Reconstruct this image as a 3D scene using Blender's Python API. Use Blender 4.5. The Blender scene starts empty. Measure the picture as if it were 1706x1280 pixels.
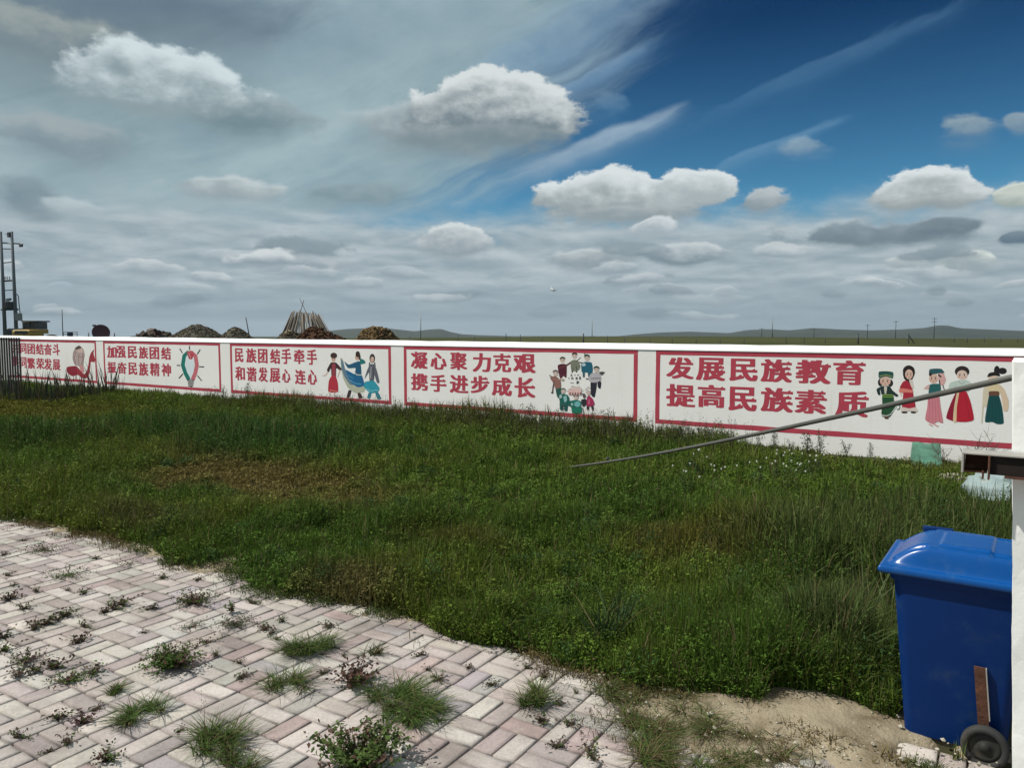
import bpy, bmesh, math, random
import numpy as np
from mathutils import Vector, Matrix
from mathutils.geometry import tessellate_polygon

random.seed(7)
rng = np.random.default_rng(11)
C = bpy.context.scene.collection
SC = bpy.context.scene

# ------------------------------------------------------------------ camera
EYE = 2.0
PITCH = math.radians(4.22)
YAW = math.radians(32.9)
FPX, PCX, PCY = 1287.0, 853.0, 640.0
cam_d = bpy.data.cameras.new('camera')
cam = bpy.data.objects.new('camera', cam_d)
C.objects.link(cam)
cam.location = (0, 0, EYE)
cam.rotation_euler = (math.pi / 2 - PITCH, 0, YAW)
cam_d.sensor_width = 36.0
cam_d.lens = 36.0 * FPX / 1706.0
cam_d.clip_start = 0.05
cam_d.clip_end = 60000
SC.camera = cam

FW = np.array([-math.sin(YAW) * math.cos(PITCH), math.cos(YAW) * math.cos(PITCH), -math.sin(PITCH)])
RT = np.array([math.cos(YAW), math.sin(YAW), 0.0])
UP = np.cross(RT, FW)


def ray(px, py):
    return FW + RT * (px - PCX) / FPX - UP * (py - PCY) / FPX


def G(px, py, z=0.0):
    """point of the ground (height z) seen at a pixel of the photograph"""
    r = ray(px, py)
    t = (z - EYE) / r[2]
    return np.array([0, 0, EYE]) + t * r


def onY(px, py, Y):
    r = ray(px, py)
    return np.array([0, 0, EYE]) + (Y / r[1]) * r


def atD(px, py, d):
    """point at depth d along the viewing axis"""
    return np.array([0, 0, EYE]) + d * ray(px, py)


# ------------------------------------------------------------------ light
SC.view_settings.view_transform = 'Standard'
SC.view_settings.look = 'None'
SC.view_settings.gamma = 1.0
SC.view_settings.exposure = 0.0
SUN_DIR = Vector((-0.53, -0.325, 0.785)).normalized()
sun_d = bpy.data.lights.new('sun', 'SUN')
sun_d.energy = 5.0
sun_d.angle = math.radians(0.5)
sun_d.color = (1.0, 0.955, 0.88)
sun = bpy.data.objects.new('sun', sun_d)
C.objects.link(sun)
sun.rotation_euler = SUN_DIR.to_track_quat('Z', 'Y').to_euler()

W = bpy.data.worlds.new('World')
SC.world = W
W.use_nodes = True


class NT:
    """tiny helper for node trees"""
    def __init__(s, tree):
        s.t = tree

    def n(s, typ, **kw):
        nd = s.t.nodes.new(typ)
        for k, v in kw.items():
            setattr(nd, k, v)
        return nd

    def put(s, sock, v):
        if isinstance(v, bpy.types.NodeSocket):
            s.t.links.new(v, sock)
        elif v is not None:
            if hasattr(sock.default_value, '__len__') and not hasattr(v, '__len__'):
                v = [v] * len(sock.default_value)
            if hasattr(v, '__len__') and len(sock.default_value) == 4 and len(v) == 3:
                v = (*v, 1.0)
            sock.default_value = v

    def m(s, op, a, b=None, c=None, clamp=False):
        nd = s.n('ShaderNodeMath', operation=op, use_clamp=clamp)
        s.put(nd.inputs[0], a)
        if b is not None:
            s.put(nd.inputs[1], b)
        if c is not None:
            s.put(nd.inputs[2], c)
        return nd.outputs[0]

    def vm(s, op, a, b=None, scale=None):
        nd = s.n('ShaderNodeVectorMath', operation=op)
        s.put(nd.inputs[0], a)
        if b is not None:
            s.put(nd.inputs[1], b)
        if scale is not None:
            s.put(nd.inputs['Scale'], scale)
        return nd.outputs['Value'] if op in ('LENGTH', 'DOT_PRODUCT') else nd.outputs['Vector']

    def mix(s, f, a, b, blend='MIX'):
        nd = s.n('ShaderNodeMix', data_type='RGBA', blend_type=blend)
        s.put(nd.inputs[0], f)
        s.put(nd.inputs[6], a)
        s.put(nd.inputs[7], b)
        return nd.outputs[2]

    def mr(s, v, a, b, c=0.0, d=1.0, smooth=True):
        nd = s.n('ShaderNodeMapRange', interpolation_type='SMOOTHSTEP' if smooth else 'LINEAR')
        for i, x in enumerate((v, a, b, c, d)):
            s.put(nd.inputs[i], x)
        return nd.outputs[0]

    def noise(s, vec, scale, detail=4, rough=0.55, lac=2.0, dist=0.0, out=0):
        nd = s.n('ShaderNodeTexNoise')
        if vec is not None:
            s.put(nd.inputs['Vector'], vec)
        nd.inputs['Scale'].default_value = scale
        nd.inputs['Detail'].default_value = detail
        nd.inputs['Roughness'].default_value = rough
        nd.inputs['Lacunarity'].default_value = lac
        nd.inputs['Distortion'].default_value = dist
        return nd.outputs[out]


def lin(r, g, b):
    f = lambda c: (c / 255 / 12.92) if c / 255 <= 0.04045 else ((c / 255 + 0.055) / 1.055) ** 2.4
    return (f(r), f(g), f(b))


# --- sky: Nishita blue behind directional cirrus veil, cumulus and a far stratus deck
def az_el(px, py):
    r = ray(px, py)
    r = r / np.linalg.norm(r)
    return math.atan2(r[0], r[1]), math.asin(r[2])


def cloud_group():
    g = bpy.data.node_groups.new('cloud', 'ShaderNodeTree')
    names = ['U', 'V', 'N', 'L', 'CU', 'CV', 'IA', 'IU', 'ID', 'COS', 'SIN', 'NAMP', 'SOFT', 'OPA']
    itf = g.interface
    for nme in names:
        itf.new_socket(nme, in_out='INPUT', socket_type='NodeSocketFloat')
    for nme in ('COL', 'TOP', 'BOT'):
        itf.new_socket(nme, in_out='INPUT', socket_type='NodeSocketColor')
    itf.new_socket('COL', in_out='OUTPUT', socket_type='NodeSocketColor')
    itf.new_socket('U', in_out='OUTPUT', socket_type='NodeSocketFloat')
    k = NT(g)
    gi = k.n('NodeGroupInput')
    go = k.n('NodeGroupOutput')
    i = {s.name: s for s in gi.outputs if s.name}
    for nme in ('V', 'N', 'L'):
        i[nme] = k.m('MULTIPLY_ADD', i['U'], 1e-9, i[nme])
    du = k.m('SUBTRACT', i['U'], i['CU'])
    dv = k.m('SUBTRACT', i['V'], i['CV'])
    x = k.m('MULTIPLY', k.m('ADD', k.m('MULTIPLY', du, i['COS']), k.m('MULTIPLY', dv, i['SIN'])), i['IA'])
    y0 = k.m('SUBTRACT', k.m('MULTIPLY', dv, i['COS']), k.m('MULTIPLY', du, i['SIN']))
    y = k.m('ADD', k.m('MULTIPLY', k.m('MAXIMUM', y0, 0.0), i['IU']), k.m('MULTIPLY', k.m('MINIMUM', y0, 0.0), i['ID']))
    r = k.m('SQRT', k.m('ADD', k.m('MULTIPLY', x, x), k.m('MULTIPLY', y, y)))
    d = k.m('ADD', k.m('SUBTRACT', 1.0, r), k.m('MULTIPLY', i['N'], i['NAMP']))
    low = k.m('MAXIMUM', k.m('MULTIPLY', y, -1.0), 0.0)
    soft = k.m('MULTIPLY', i['SOFT'], k.m('ADD', 0.72, k.m('MULTIPLY', low, 1.7)))
    al = k.m('MULTIPLY', k.mr(d, k.m('MULTIPLY', soft, -0.35), k.m('MULTIPLY', soft, 0.65)), i['OPA'])
    t = k.m('ADD', k.m('ADD', 0.34, k.m('MULTIPLY', y, 0.50)), k.m('ADD', k.m('MULTIPLY', x, 0.06), k.m('MULTIPLY', i['L'], 1.0)))
    t = k.m('ADD', t, k.m('MULTIPLY', i['N'], 0.25))
    # thin bright crest along the upper edge
    crest = k.m('MULTIPLY', k.mr(d, 0.36, 0.0), k.mr(y, 0.05, 0.6))
    t = k.m('ADD', t, k.m('MULTIPLY', crest, 0.45))
    t = k.mr(t, 0.0, 1.0)
    cc = k.mix(t, i['BOT'], i['TOP'])
    res = k.mix(al, i['COL'], cc)
    k.put(go.inputs[0], res)
    # hand U on through the result so the clouds are evaluated strictly one after another
    k.put(go.inputs[1], k.m('MULTIPLY_ADD', k.vm('DOT_PRODUCT', res, (1.0, 1.0, 1.0)), 1e-7, i['U']))
    return g


def build_world():
    t = W.node_tree
    t.nodes.clear()
    k = NT(t)
    out = k.n('ShaderNodeOutputWorld')
    bg = k.n('ShaderNodeBackground')
    bg.inputs['Strength'].default_value = 0.1
    sky = k.n('ShaderNodeTexSky', sky_type='NISHITA', sun_disc=False)
    sky.sun_elevation = math.asin(SUN_DIR.z)
    sky.sun_rotation = math.atan2(SUN_DIR.x, SUN_DIR.y)
    sky.air_density = 1.0
    sky.dust_density = 0.4
    sky.ozone_density = 1.5
    tc = k.n('ShaderNodeTexCoord')
    dirv = k.vm('NORMALIZE', tc.outputs['Generated'])
    sx = k.n('ShaderNodeSeparateXYZ')
    k.put(sx.inputs[0], dirv)
    X, Y, Z = sx.outputs
    U0 = k.m('ARCTAN2', X, Y)
    V0 = k.m('ARCSINE', Z)
    # noise coordinates in azimuth/elevation, slightly flattened
    cx = k.n('ShaderNodeCombineXYZ')
    k.put(cx.inputs[0], U0)
    k.put(cx.inputs[1], k.m('MULTIPLY', V0, 1.7))
    cx.inputs[2].default_value = 3.1
    uv = cx.outputs[0]
    off = k.vm('ADD', uv, (0.012, 0.022, 0.0))
    n1 = k.m('MULTIPLY', k.m('SUBTRACT', k.noise(uv, 17, 9, 0.60), 0.5), 1.25)
    n1b = k.m('MULTIPLY', k.m('SUBTRACT', k.noise(off, 17, 9, 0.60), 0.5), 1.25)
    L = k.m('SUBTRACT', n1, n1b)
    nbig = k.m('SUBTRACT', k.noise(uv, 4.0, 5, 0.5), 0.5)
    # gentle warp of the sky coordinates
    wv = k.noise(uv, 9, 4, 0.5, out=1)
    ws = k.n('ShaderNodeSeparateXYZ')
    k.put(ws.inputs[0], wv)
    U = k.m('ADD', U0, k.m('MULTIPLY', k.m('SUBTRACT', ws.outputs[0], 0.5), 0.05))
    V = k.m('ADD', V0, k.m('MULTIPLY', k.m('SUBTRACT', ws.outputs[1], 0.5), 0.028))
    # streak noise for cirrus: stretched along a diagonal
    th = math.radians(24)
    su = k.m('ADD', k.m('MULTIPLY', U, math.cos(th)), k.m('MULTIPLY', V, math.sin(th)))
    sv = k.m('SUBTRACT', k.m('MULTIPLY', V, math.cos(th)), k.m('MULTIPLY', U, math.sin(th)))
    cs = k.n('ShaderNodeCombineXYZ')
    k.put(cs.inputs[0], k.m('MULTIPLY', su, 2.2))
    k.put(cs.inputs[1], k.m('MULTIPLY', sv, 13.0))
    ns = k.m('SUBTRACT', k.noise(cs.outputs[0], 1.6, 7, 0.6, dist=0.6), 0.5)

    base = k.vm('SCALE', sky.outputs['Color'], scale=0.1)
    # the blue deepens quickly with height, as in a polarised sky
    tint = k.mix(k.mr(V0, 0.10, 0.36, smooth=False), (0.32, 0.747, 0.92), (0.036, 0.17, 0.31))
    base = k.vm('MULTIPLY', base, tint)
    col = base
    # added thin bright cloud outside the blue quarter, mostly unseen, to lift ambient light
    ba, be = az_el(1500, 60)
    bd = (math.sin(ba) * math.cos(be), math.cos(ba) * math.cos(be), math.sin(be))
    away = k.m('ADD', k.vm('DOT_PRODUCT', dirv, bd), k.m('MULTIPLY', nbig, 0.35))
    col = k.mix(k.mr(away, 0.80, 0.45), col, lin(172, 190, 198))
    grp = cloud_group()

    def cloud(px, py, hw, up, dn, top, bot, opa=1.0, soft=0.35, namp=1.3, ang=0.0, N=None, LL=None):
        nonlocal col, U
        cu, cv = az_el(px, py)
        u2, _ = az_el(px + hw, py)
        _, v2 = az_el(px, py - up)
        _, v3 = az_el(px, py + dn)
        nd = k.n('ShaderNodeGroup')
        nd.node_tree = grp
        I = nd.inputs
        k.put(I['U'], U)
        k.put(I['V'], V)
        k.put(I['N'], n1 if N is None else N)
        k.put(I['L'], L if LL is None else LL)
        for nm, v in (('CU', cu), ('CV', cv), ('IA', 1 / abs(u2 - cu)), ('IU', 1 / abs(v2 - cv)), ('ID', 1 / abs(v3 - cv)),
                      ('COS', math.cos(math.radians(ang))), ('SIN', math.sin(math.radians(ang))),
                      ('NAMP', namp), ('SOFT', soft), ('OPA', opa)):
            I[nm].default_value = v
        k.put(I['COL'], col)
        k.put(I['TOP'], lin(*top))
        k.put(I['BOT'], lin(*bot))
        col = nd.outputs[0]
        U = nd.outputs[1]

    # cirrus veil on the left: bounded by a streaky edge on the right and a clean edge below
    def side(pa, pb, u, v):
        (ua, va), (ub, vb) = az_el(*pa), az_el(*pb)
        ln = math.hypot(ub - ua, vb - va)
        nu, nv = -(vb - va) / ln, (ub - ua) / ln
        return k.m('ADD', k.m('MULTIPLY', k.m('SUBTRACT', u, ua), nu), k.m('MULTIPLY', k.m('SUBTRACT', v, va), nv))
    s1 = k.m('MULTIPLY_ADD', ns, 0.20, side((850, 345), (1120, 0), U, V))
    s2 = k.m('MULTIPLY_ADD', ns, 0.045, side((450, 402), (880, 322), U, V))
    vmask = k.m('MULTIPLY', k.mr(s1, -0.03, 0.13), k.mr(s2, -0.012, 0.035))
    vcol = k.mix(k.mr(k.m('MULTIPLY_ADD', ns, 0.9, k.m('MULTIPLY_ADD', n1, 0.35, nbig)), -0.32, 0.32), lin(137, 162, 171), lin(169, 190, 195))
    col = k.mix(k.m('MULTIPLY', vmask, 0.94), col, vcol)
    cloud(950, 60, 260, 60, 60, (134, 164, 190), (104, 142, 178), 0.5, 1.0, 1.6, 26, N=ns)
    cloud(1000, 240, 150, 20, 24, (164, 184, 200), (136, 164, 186), 0.8, 1.0, 1.3, 20, N=ns)
    cloud(1000, 120, 110, 14, 16, (130, 162, 190), (100, 142, 180), 0.5, 1.0, 1.0, 24, N=ns)
    cloud(1330, 130, 270, 17, 20, (100, 140, 174), (80, 124, 162), 0.34, 1.0, 3.0, 16, N=ns)
    cloud(1310, 240, 160, 11, 14, (116, 156, 186), (94, 140, 174), 0.5, 1.0, 2.6, 19, N=ns)
    cloud(600, 40, 420, 60, 80, (138, 162, 176), (120, 148, 164), 0.5, 0.9, 1.5, 12, N=ns)
    cloud(120, 20, 420, 60, 60, (104, 122, 136), (92, 110, 126), 0.75, 0.8, 1.2, 4, N=ns)
    # stratus deck towards the horizon: long low lumps, lit from above
    cd = k.n('ShaderNodeCombineXYZ')
    k.put(cd.inputs[0], U0)
    # lumps get flatter and closer together as they near the horizon
    vv = k.m('POWER', k.m('MAXIMUM', k.m('ADD', V0, 0.02), 0.002), 0.62)
    k.put(cd.inputs[1], k.m('MULTIPLY', vv, 2.9))
    cd.inputs[2].default_value = 7.7
    nd1 = k.m('SUBTRACT', k.noise(cd.outputs[0], 11, 8, 0.55, dist=0.25), 0.5)
    nd2 = k.m('SUBTRACT', k.noise(k.vm('ADD', cd.outputs[0], (0.008, 0.030, 0.0)), 11, 8, 0.55, dist=0.25), 0.5)
    lum = k.m('ADD', k.m('MULTIPLY', nd1, 0.60), k.m('MULTIPLY', k.m('SUBTRACT', nd1, nd2), 0.55))
    deck = k.mix(k.mr(lum, -0.30, 0.36), lin(143, 161, 171), lin(188, 200, 205))
    hz = k.mr(V0, 0.075, 0.0)
    deck = k.mix(k.m('MULTIPLY', hz, 0.85), deck, lin(138, 158, 170))
    msk = k.mr(k.m('ADD', V0, k.m('MULTIPLY', n1, -0.06)), 0.175, 0.115)
    msk = k.m('MULTIPLY', msk, k.mr(k.m('ADD', nd1, k.mr(V0, 0.16, 0.03)), -0.12, 0.32, 0.55, 1.0))
    col = k.mix(msk, col, deck)

    Wt, Gt, Gd = (216, 224, 226), (176, 188, 192), (128, 146, 154)
    # cumulus (photograph position, half sizes, lit and shaded colour)
    cloud(90, 110, 330, 170, 150, (116, 134, 144), (104, 124, 136), 0.42, 1.0, 1.3, 0, N=nbig)
    cloud(330, 12, 240, 34, 40, (104, 122, 138), (98, 118, 136), 0.7, 1.0, 1.6, 6, N=ns)
    cloud(70, 70, 150, 62, 60, (158, 168, 166), (118, 134, 142), 0.8, 0.7, 1.2)
    cloud(120, 238, 130, 42, 46, (160, 172, 176), (124, 142, 152), 0.8, 0.7, 1.3)
    cloud(415, 195, 110, 36, 40, (150, 166, 172), (108, 130, 138), 0.75, 0.6, 1.4)
    cloud(275, 142, 165, 72, 58, (210, 223, 227), (140, 158, 164), 0.95, 0.42, 1.3)
    cloud(50, 335, 70, 36, 40, (128, 146, 156), (112, 132, 144), 0.7, 0.7, 1.2)
    cloud(130, 345, 62, 18, 16, (190, 204, 208), (160, 176, 182), 0.8, 0.6, 1.2)
    cloud(375, 308, 95, 24, 26, (196, 206, 208), (148, 162, 168), 0.85, 0.5, 1.3)
    cloud(600, 325, 90, 26, 24, (140, 158, 164), (118, 138, 146), 0.6, 0.7, 1.4)
    cloud(700, 205, 110, 40, 44, (178, 192, 196), (140, 154, 160), 0.9, 0.6, 1.2)
    cloud(830, 188, 150, 72, 62, (214, 221, 222), (118, 134, 142), 1.0, 0.20, 1.0)
    cloud(800, 232, 150, 26, 34, (150, 163, 168), (118, 136, 144), 0.8, 0.9, 1.1)
    cloud(1055, 330, 170, 46, 40, Wt, (150, 162, 166), 1.0, 0.22, 1.2)
    cloud(1150, 312, 72, 40, 34, Wt, (166, 178, 182), 1.0, 0.22, 1.0)
    cloud(1080, 352, 130, 14, 20, (172, 182, 186), (138, 153, 160), 0.75, 0.9, 1.2)
    cloud(1270, 338, 58, 18, 18, (182, 192, 196), (138, 152, 160), 1.0, 0.5, 1.9)
    cloud(1540, 322, 90, 38, 28, Wt, (152, 162, 164), 1.0, 0.24, 1.4)
    cloud(1555, 338, 80, 12, 16, (176, 184, 186), (142, 155, 160), 0.7, 0.9, 1.2)
    cloud(1700, 322, 56, 24, 20, (206, 214, 206), (158, 170, 166), 1.0, 0.3, 1.1)
    cloud(1632, 214, 52, 22, 24, (152, 170, 178), (110, 138, 160), 0.85, 0.9, 2.2)
    cloud(1708, 208, 24, 20, 20, (150, 168, 178), (116, 142, 162), 0.85, 0.6, 1.3)
    cloud(1345, 244, 36, 18, 18, (150, 174, 190), (124, 152, 172), 0.85, 0.9, 2.2)
    cloud(1016, 172, 30, 26, 26, (130, 160, 184), (90, 134, 168), 0.4, 1.0, 2.6)
    cloud(758, 398, 52, 26, 26, (208, 216, 218), (146, 160, 168), 1.0, 0.26, 1.0)
    cloud(1088, 377, 44, 18, 16, (206, 214, 218), (160, 174, 182), 1.0, 0.35, 1.1)
    cloud(1150, 424, 74, 24, 22, (196, 206, 210), (124, 142, 152), 0.95, 0.35, 1.2)
    cloud(990, 432, 76, 18, 16, (196, 206, 208), (140, 154, 162), 0.9, 0.5, 1.3)
    cloud(1450, 388, 170, 20, 20, (142, 157, 166), (112, 130, 141), 0.95, 0.5, 2.0)
    cloud(1570, 380, 70, 16, 14, (130, 146, 156), (106, 124, 136), 0.9, 0.5, 1.4)
    cloud(1702, 396, 34, 12, 12, (126, 144, 154), (100, 122, 136), 1.0, 0.4, 1.2)
    cloud(1604, 434, 54, 20, 20, (216, 224, 220), (150, 166, 172), 1.0, 0.3, 1.1)
    cloud(1512, 436, 34, 14, 14, (198, 208, 208), (156, 170, 176), 0.9, 0.5, 1.2)
    cloud(490, 436, 95, 16, 14, (190, 200, 204), (142, 156, 166), 0.85, 0.6, 1.4)
    cloud(300, 481, 56, 10, 9, (192, 204, 208), (152, 168, 176), 0.8, 0.7, 1.4)
    cloud(250, 457, 50, 9, 8, (182, 196, 200), (150, 166, 174), 0.7, 0.7, 1.4)
    cloud(95, 483, 24, 8, 8, (178, 196, 204), (154, 172, 182), 0.8, 0.8, 1.1)
    cloud(500, 478, 60, 9, 8, (178, 190, 196), (146, 162, 170), 0.7, 0.7, 1.4)
    cloud(680, 458, 70, 12, 10, (186, 198, 204), (142, 158, 168), 0.7, 0.6, 1.4)
    cloud(1475, 470, 60, 9, 8, (190, 202, 208), (148, 164, 172), 0.8, 0.6, 1.4)
    cloud(1690, 470, 34, 8, 7, (200, 208, 212), (150, 166, 174), 0.8, 0.6, 1.4)
    # many small flat based clouds standing in rows inside the deck
    rc = np.random.default_rng(31)
    for q in range(40):
        px = rc.uniform(-40, 1740)
        py = 410 + 118 * rc.random() ** 0.8
        f = (560 - py) / 150
        hw = rc.uniform(30, 85) * (0.5 + 0.5 * f)
        up = rc.uniform(10, 19) * (0.4 + 0.6 * f)
        if q % 3 == 0:
            tp, bt = (142, 158, 167), (120, 138, 149)
        else:
            b = rc.uniform(0.0, 1.0)
            tp, bt = (192 + 22 * b, 203 + 18 * b, 207 + 16 * b), (142, 158, 168)
        cloud(px, py, hw, up, up * 0.7, tp, bt, rc.uniform(0.65, 0.95) * (0.55 + 0.45 * f), 0.6, 2.3)
    fin = k.vm('SCALE', col, scale=10.0)
    k.put(bg.inputs['Color'], fin)
    k.put(out.inputs['Surface'], bg.outputs[0])


build_world()

SC.render.engine = 'CYCLES'
SC.cycles.use_denoising = True
SC.cycles.max_bounces = 5
W.cycles.sampling_method = 'MANUAL'
W.cycles.sample_map_resolution = 256
SC.cycles.transparent_max_bounces = 8


# ------------------------------------------------------------------ helpers
def tag(o, label=None, cat=None, group=None, kind=None):
    if label:
        o['label'] = label
    if cat:
        o['category'] = cat
    if group:
        o['group'] = group
    if kind:
        o['kind'] = kind
    return o


def empty(name, loc=(0, 0, 0), rz=0.0):
    o = bpy.data.objects.new(name, None)
    o.location = loc
    o.rotation_euler = (0, 0, rz)
    o.empty_display_size = 0.1
    C.objects.link(o)
    return o


class MB:
    """collects shapes, then links them as ONE mesh object"""
    def __init__(s):
        s.v, s.f, s.mi, s.c = [], [], [], []

    def add(s, vs, fs, mi=0, col=(1, 1, 1)):
        b = len(s.v)
        s.v += [tuple(float(a) for a in p) for p in vs]
        s.f += [tuple(b + i for i in f) for f in fs]
        s.mi += [mi] * len(fs)
        s.c += [col] * len(vs)
        return s

    def box(s, lo, hi, mi=0, M=None, col=(1, 1, 1)):
        x0, y0, z0 = lo
        x1, y1, z1 = hi
        vs = [(x0, y0, z0), (x1, y0, z0), (x1, y1, z0), (x0, y1, z0), (x0, y0, z1), (x1, y0, z1), (x1, y1, z1), (x0, y1, z1)]
        if M is not None:
            vs = [M @ Vector(p) for p in vs]
        return s.add(vs, [(3, 2, 1, 0), (4, 5, 6, 7), (0, 1, 5, 4), (1, 2, 6, 5), (2, 3, 7, 6), (3, 0, 4, 7)], mi, col)

    def tube(s, pts, rad, n=10, mi=0, cap=True, col=(1, 1, 1)):
        pts = [Vector(p) for p in pts]
        if not hasattr(rad, '__len__'):
            rad = [rad] * len(pts)
        vs, fs = [], []
        ref = None
        for i, p in enumerate(pts):
            d = (pts[min(i + 1, len(pts) - 1)] - pts[max(i - 1, 0)]).normalized()
            if ref is None:
                ref = Vector((0, 0, 1)) if abs(d.z) < 0.9 else Vector((1, 0, 0))
            u = d.cross(ref).normalized()
            w = d.cross(u).normalized()
            ref = -w if False else ref
            for j in range(n):
                a = 2 * math.pi * j / n
                vs.append(p + (u * math.cos(a) + w * math.sin(a)) * rad[i])
        for i in range(len(pts) - 1):
            for j in range(n):
                a, b = i * n + j, i * n + (j + 1) % n
                fs.append((a, a + n, b + n, b))
        if cap:
            fs.append(tuple(range(n)))
            fs.append(tuple(reversed(range((len(pts) - 1) * n, len(pts) * n))))
        return s.add(vs, fs, mi, col)

    def lathe(s, prof, n=24, mi=0, M=None, col=(1, 1, 1)):
        vs, fs = [], []
        for r, z in prof:
            for j in range(n):
                a = 2 * math.pi * j / n
                vs.append(Vector((r * math.cos(a), r * math.sin(a), z)))
        if M is not None:
            vs = [M @ p for p in vs]
        for i in range(len(prof) - 1):
            for j in range(n):
                a, b = i * n + j, i * n + (j + 1) % n
                fs.append((a, b, b + n, a + n))
        return s.add(vs, fs, mi, col)

    def build(s, name, mats, parent=None, smooth=False, bevel=0.0, color=False, auto=None):
        me = bpy.data.meshes.new(name)
        me.from_pydata(s.v, [], s.f)
        if not isinstance(mats, (list, tuple)):
            mats = [mats]
        for m in mats:
            me.materials.append(m)
        if len(mats) > 1:
            me.polygons.foreach_set('material_index', s.mi)
        if color:
            at = me.color_attributes.new('Col', 'FLOAT_COLOR', 'POINT')
            at.data.foreach_set('color', np.array([(*c, 1) for c in s.c], dtype=np.float32).ravel())
        bm = bmesh.new()
        bm.from_mesh(me)
        bmesh.ops.recalc_face_normals(bm, faces=bm.faces)
        bm.to_mesh(me)
        bm.free()
        if smooth:
            me.polygons.foreach_set('use_smooth', [True] * len(me.polygons))
        o = bpy.data.objects.new(name, me)
        C.objects.link(o)
        if parent is not None:
            o.parent = parent
        if bevel:
            b = o.modifiers.new('bevel', 'BEVEL')
            b.width = bevel
            b.segments = 2
            b.limit_method = 'ANGLE'
            b.angle_limit = math.radians(35)
        return o


def np_mesh(name, V, T, mats, col=None, parent=None, smooth=False):
    """mesh from numpy arrays (all triangles)"""
    me = bpy.data.meshes.new(name)
    V = np.ascontiguousarray(V, dtype=np.float32)
    T = np.ascontiguousarray(T, dtype=np.int32)
    me.vertices.add(len(V))
    me.vertices.foreach_set('co', V.ravel())
    k = T.shape[1]
    me.loops.add(T.size)
    me.loops.foreach_set('vertex_index', T.ravel())
    me.polygons.add(len(T))
    me.polygons.foreach_set('loop_start', np.arange(0, T.size, k, dtype=np.int32))
    me.polygons.foreach_set('loop_total', np.full(len(T), k, dtype=np.int32))
    if smooth:
        me.polygons.foreach_set('use_smooth', np.ones(len(T), dtype=bool))
    me.update(calc_edges=True)
    if col is not None:
        at = me.color_attributes.new('Col', 'FLOAT_COLOR', 'POINT')
        c4 = np.ones((len(V), 4), dtype=np.float32)
        c4[:, :3] = col
        at.data.foreach_set('color', c4.ravel())
    for m in (mats if isinstance(mats, (list, tuple)) else [mats]):
        me.materials.append(m)
    o = bpy.data.objects.new(name, me)
    C.objects.link(o)
    if parent is not None:
        o.parent = parent
    return o


# value noise in numpy (terrain, lumps, patches)
_perm = np.random.default_rng(3).random((256, 256))


def vnoise(x, y):
    xi = np.floor(x).astype(int)
    yi = np.floor(y).astype(int)
    fx = x - xi
    fy = y - yi
    fx = fx * fx * (3 - 2 * fx)
    fy = fy * fy * (3 - 2 * fy)
    a = _perm[xi & 255, yi & 255]
    b = _perm[(xi + 1) & 255, yi & 255]
    c = _perm[xi & 255, (yi + 1) & 255]
    d = _perm[(xi + 1) & 255, (yi + 1) & 255]
    return (a * (1 - fx) + b * fx) * (1 - fy) + (c * (1 - fx) + d * fx) * fy


def fbm(x, y, o=4):
    x = np.asarray(x, float)
    y = np.asarray(y, float)
    s, a, t = 0, 0.5, 0
    for i in range(o):
        s = s + a * vnoise(x * 2 ** i + 17.3 * i, y * 2 ** i + 5.7 * i)
        t += a
        a *= 0.5
    return s / t


# ------------------------------------------------------------------ materials
def mat(name, base, rough=0.8, spec=0.3, metal=0.0, var=0.0, vscale=6.0, dirt=None, dscale=3.0, dlo=0.55, dhi=0.75, bump=0.0, bscale=40.0, attr=False, trans=0.0):
    m = bpy.data.materials.new(name)
    m.use_nodes = True
    k = NT(m.node_tree)
    b = m.node_tree.nodes['Principled BSDF']
    out = m.node_tree.nodes['Material Output']
    b.inputs['Roughness'].default_value = rough
    b.inputs['Metallic'].default_value = metal
    b.inputs['Specular IOR Level'].default_value = spec
    tc = k.n('ShaderNodeTexCoord')
    vec = tc.outputs['Object']
    col = (*base, 1.0)
    if attr:
        a = k.n('ShaderNodeVertexColor')
        a.layer_name = 'Col'
        col = a.outputs['Color']
    if var:
        nz = k.noise(vec, vscale, 5, 0.6)
        f = k.mr(nz, 0.25, 0.75, 1 - var, 1 + var, smooth=False)
        cc = k.n('ShaderNodeCombineXYZ')
        for i in range(3):
            k.put(cc.inputs[i], f)
        col = k.mix(1.0, col, cc.outputs[0], 'MULTIPLY')
    if dirt:
        nz = k.noise(vec, dscale, 6, 0.65)
        col = k.mix(k.mr(nz, dlo, dhi), col, (*dirt, 1.0))
    k.put(b.inputs['Base Color'], col)
    if bump:
        bp = k.n('ShaderNodeBump')
        bp.inputs['Strength'].default_value = bump
        bp.inputs['Distance'].default_value = 0.01
        k.put(bp.inputs['Height'], k.noise(vec, bscale, 5, 0.6))
        k.put(b.inputs['Normal'], bp.outputs[0])
    if trans:
        tr = k.n('ShaderNodeBsdfTranslucent')
        k.put(tr.inputs['Color'], col)
        mx = k.n('ShaderNodeMixShader')
        mx.inputs[0].default_value = trans
        k.put(mx.inputs[1], b.outputs[0])
        k.put(mx.inputs[2], tr.outputs[0])
        k.put(out.inputs['Surface'], mx.outputs[0])
    return m


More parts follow.
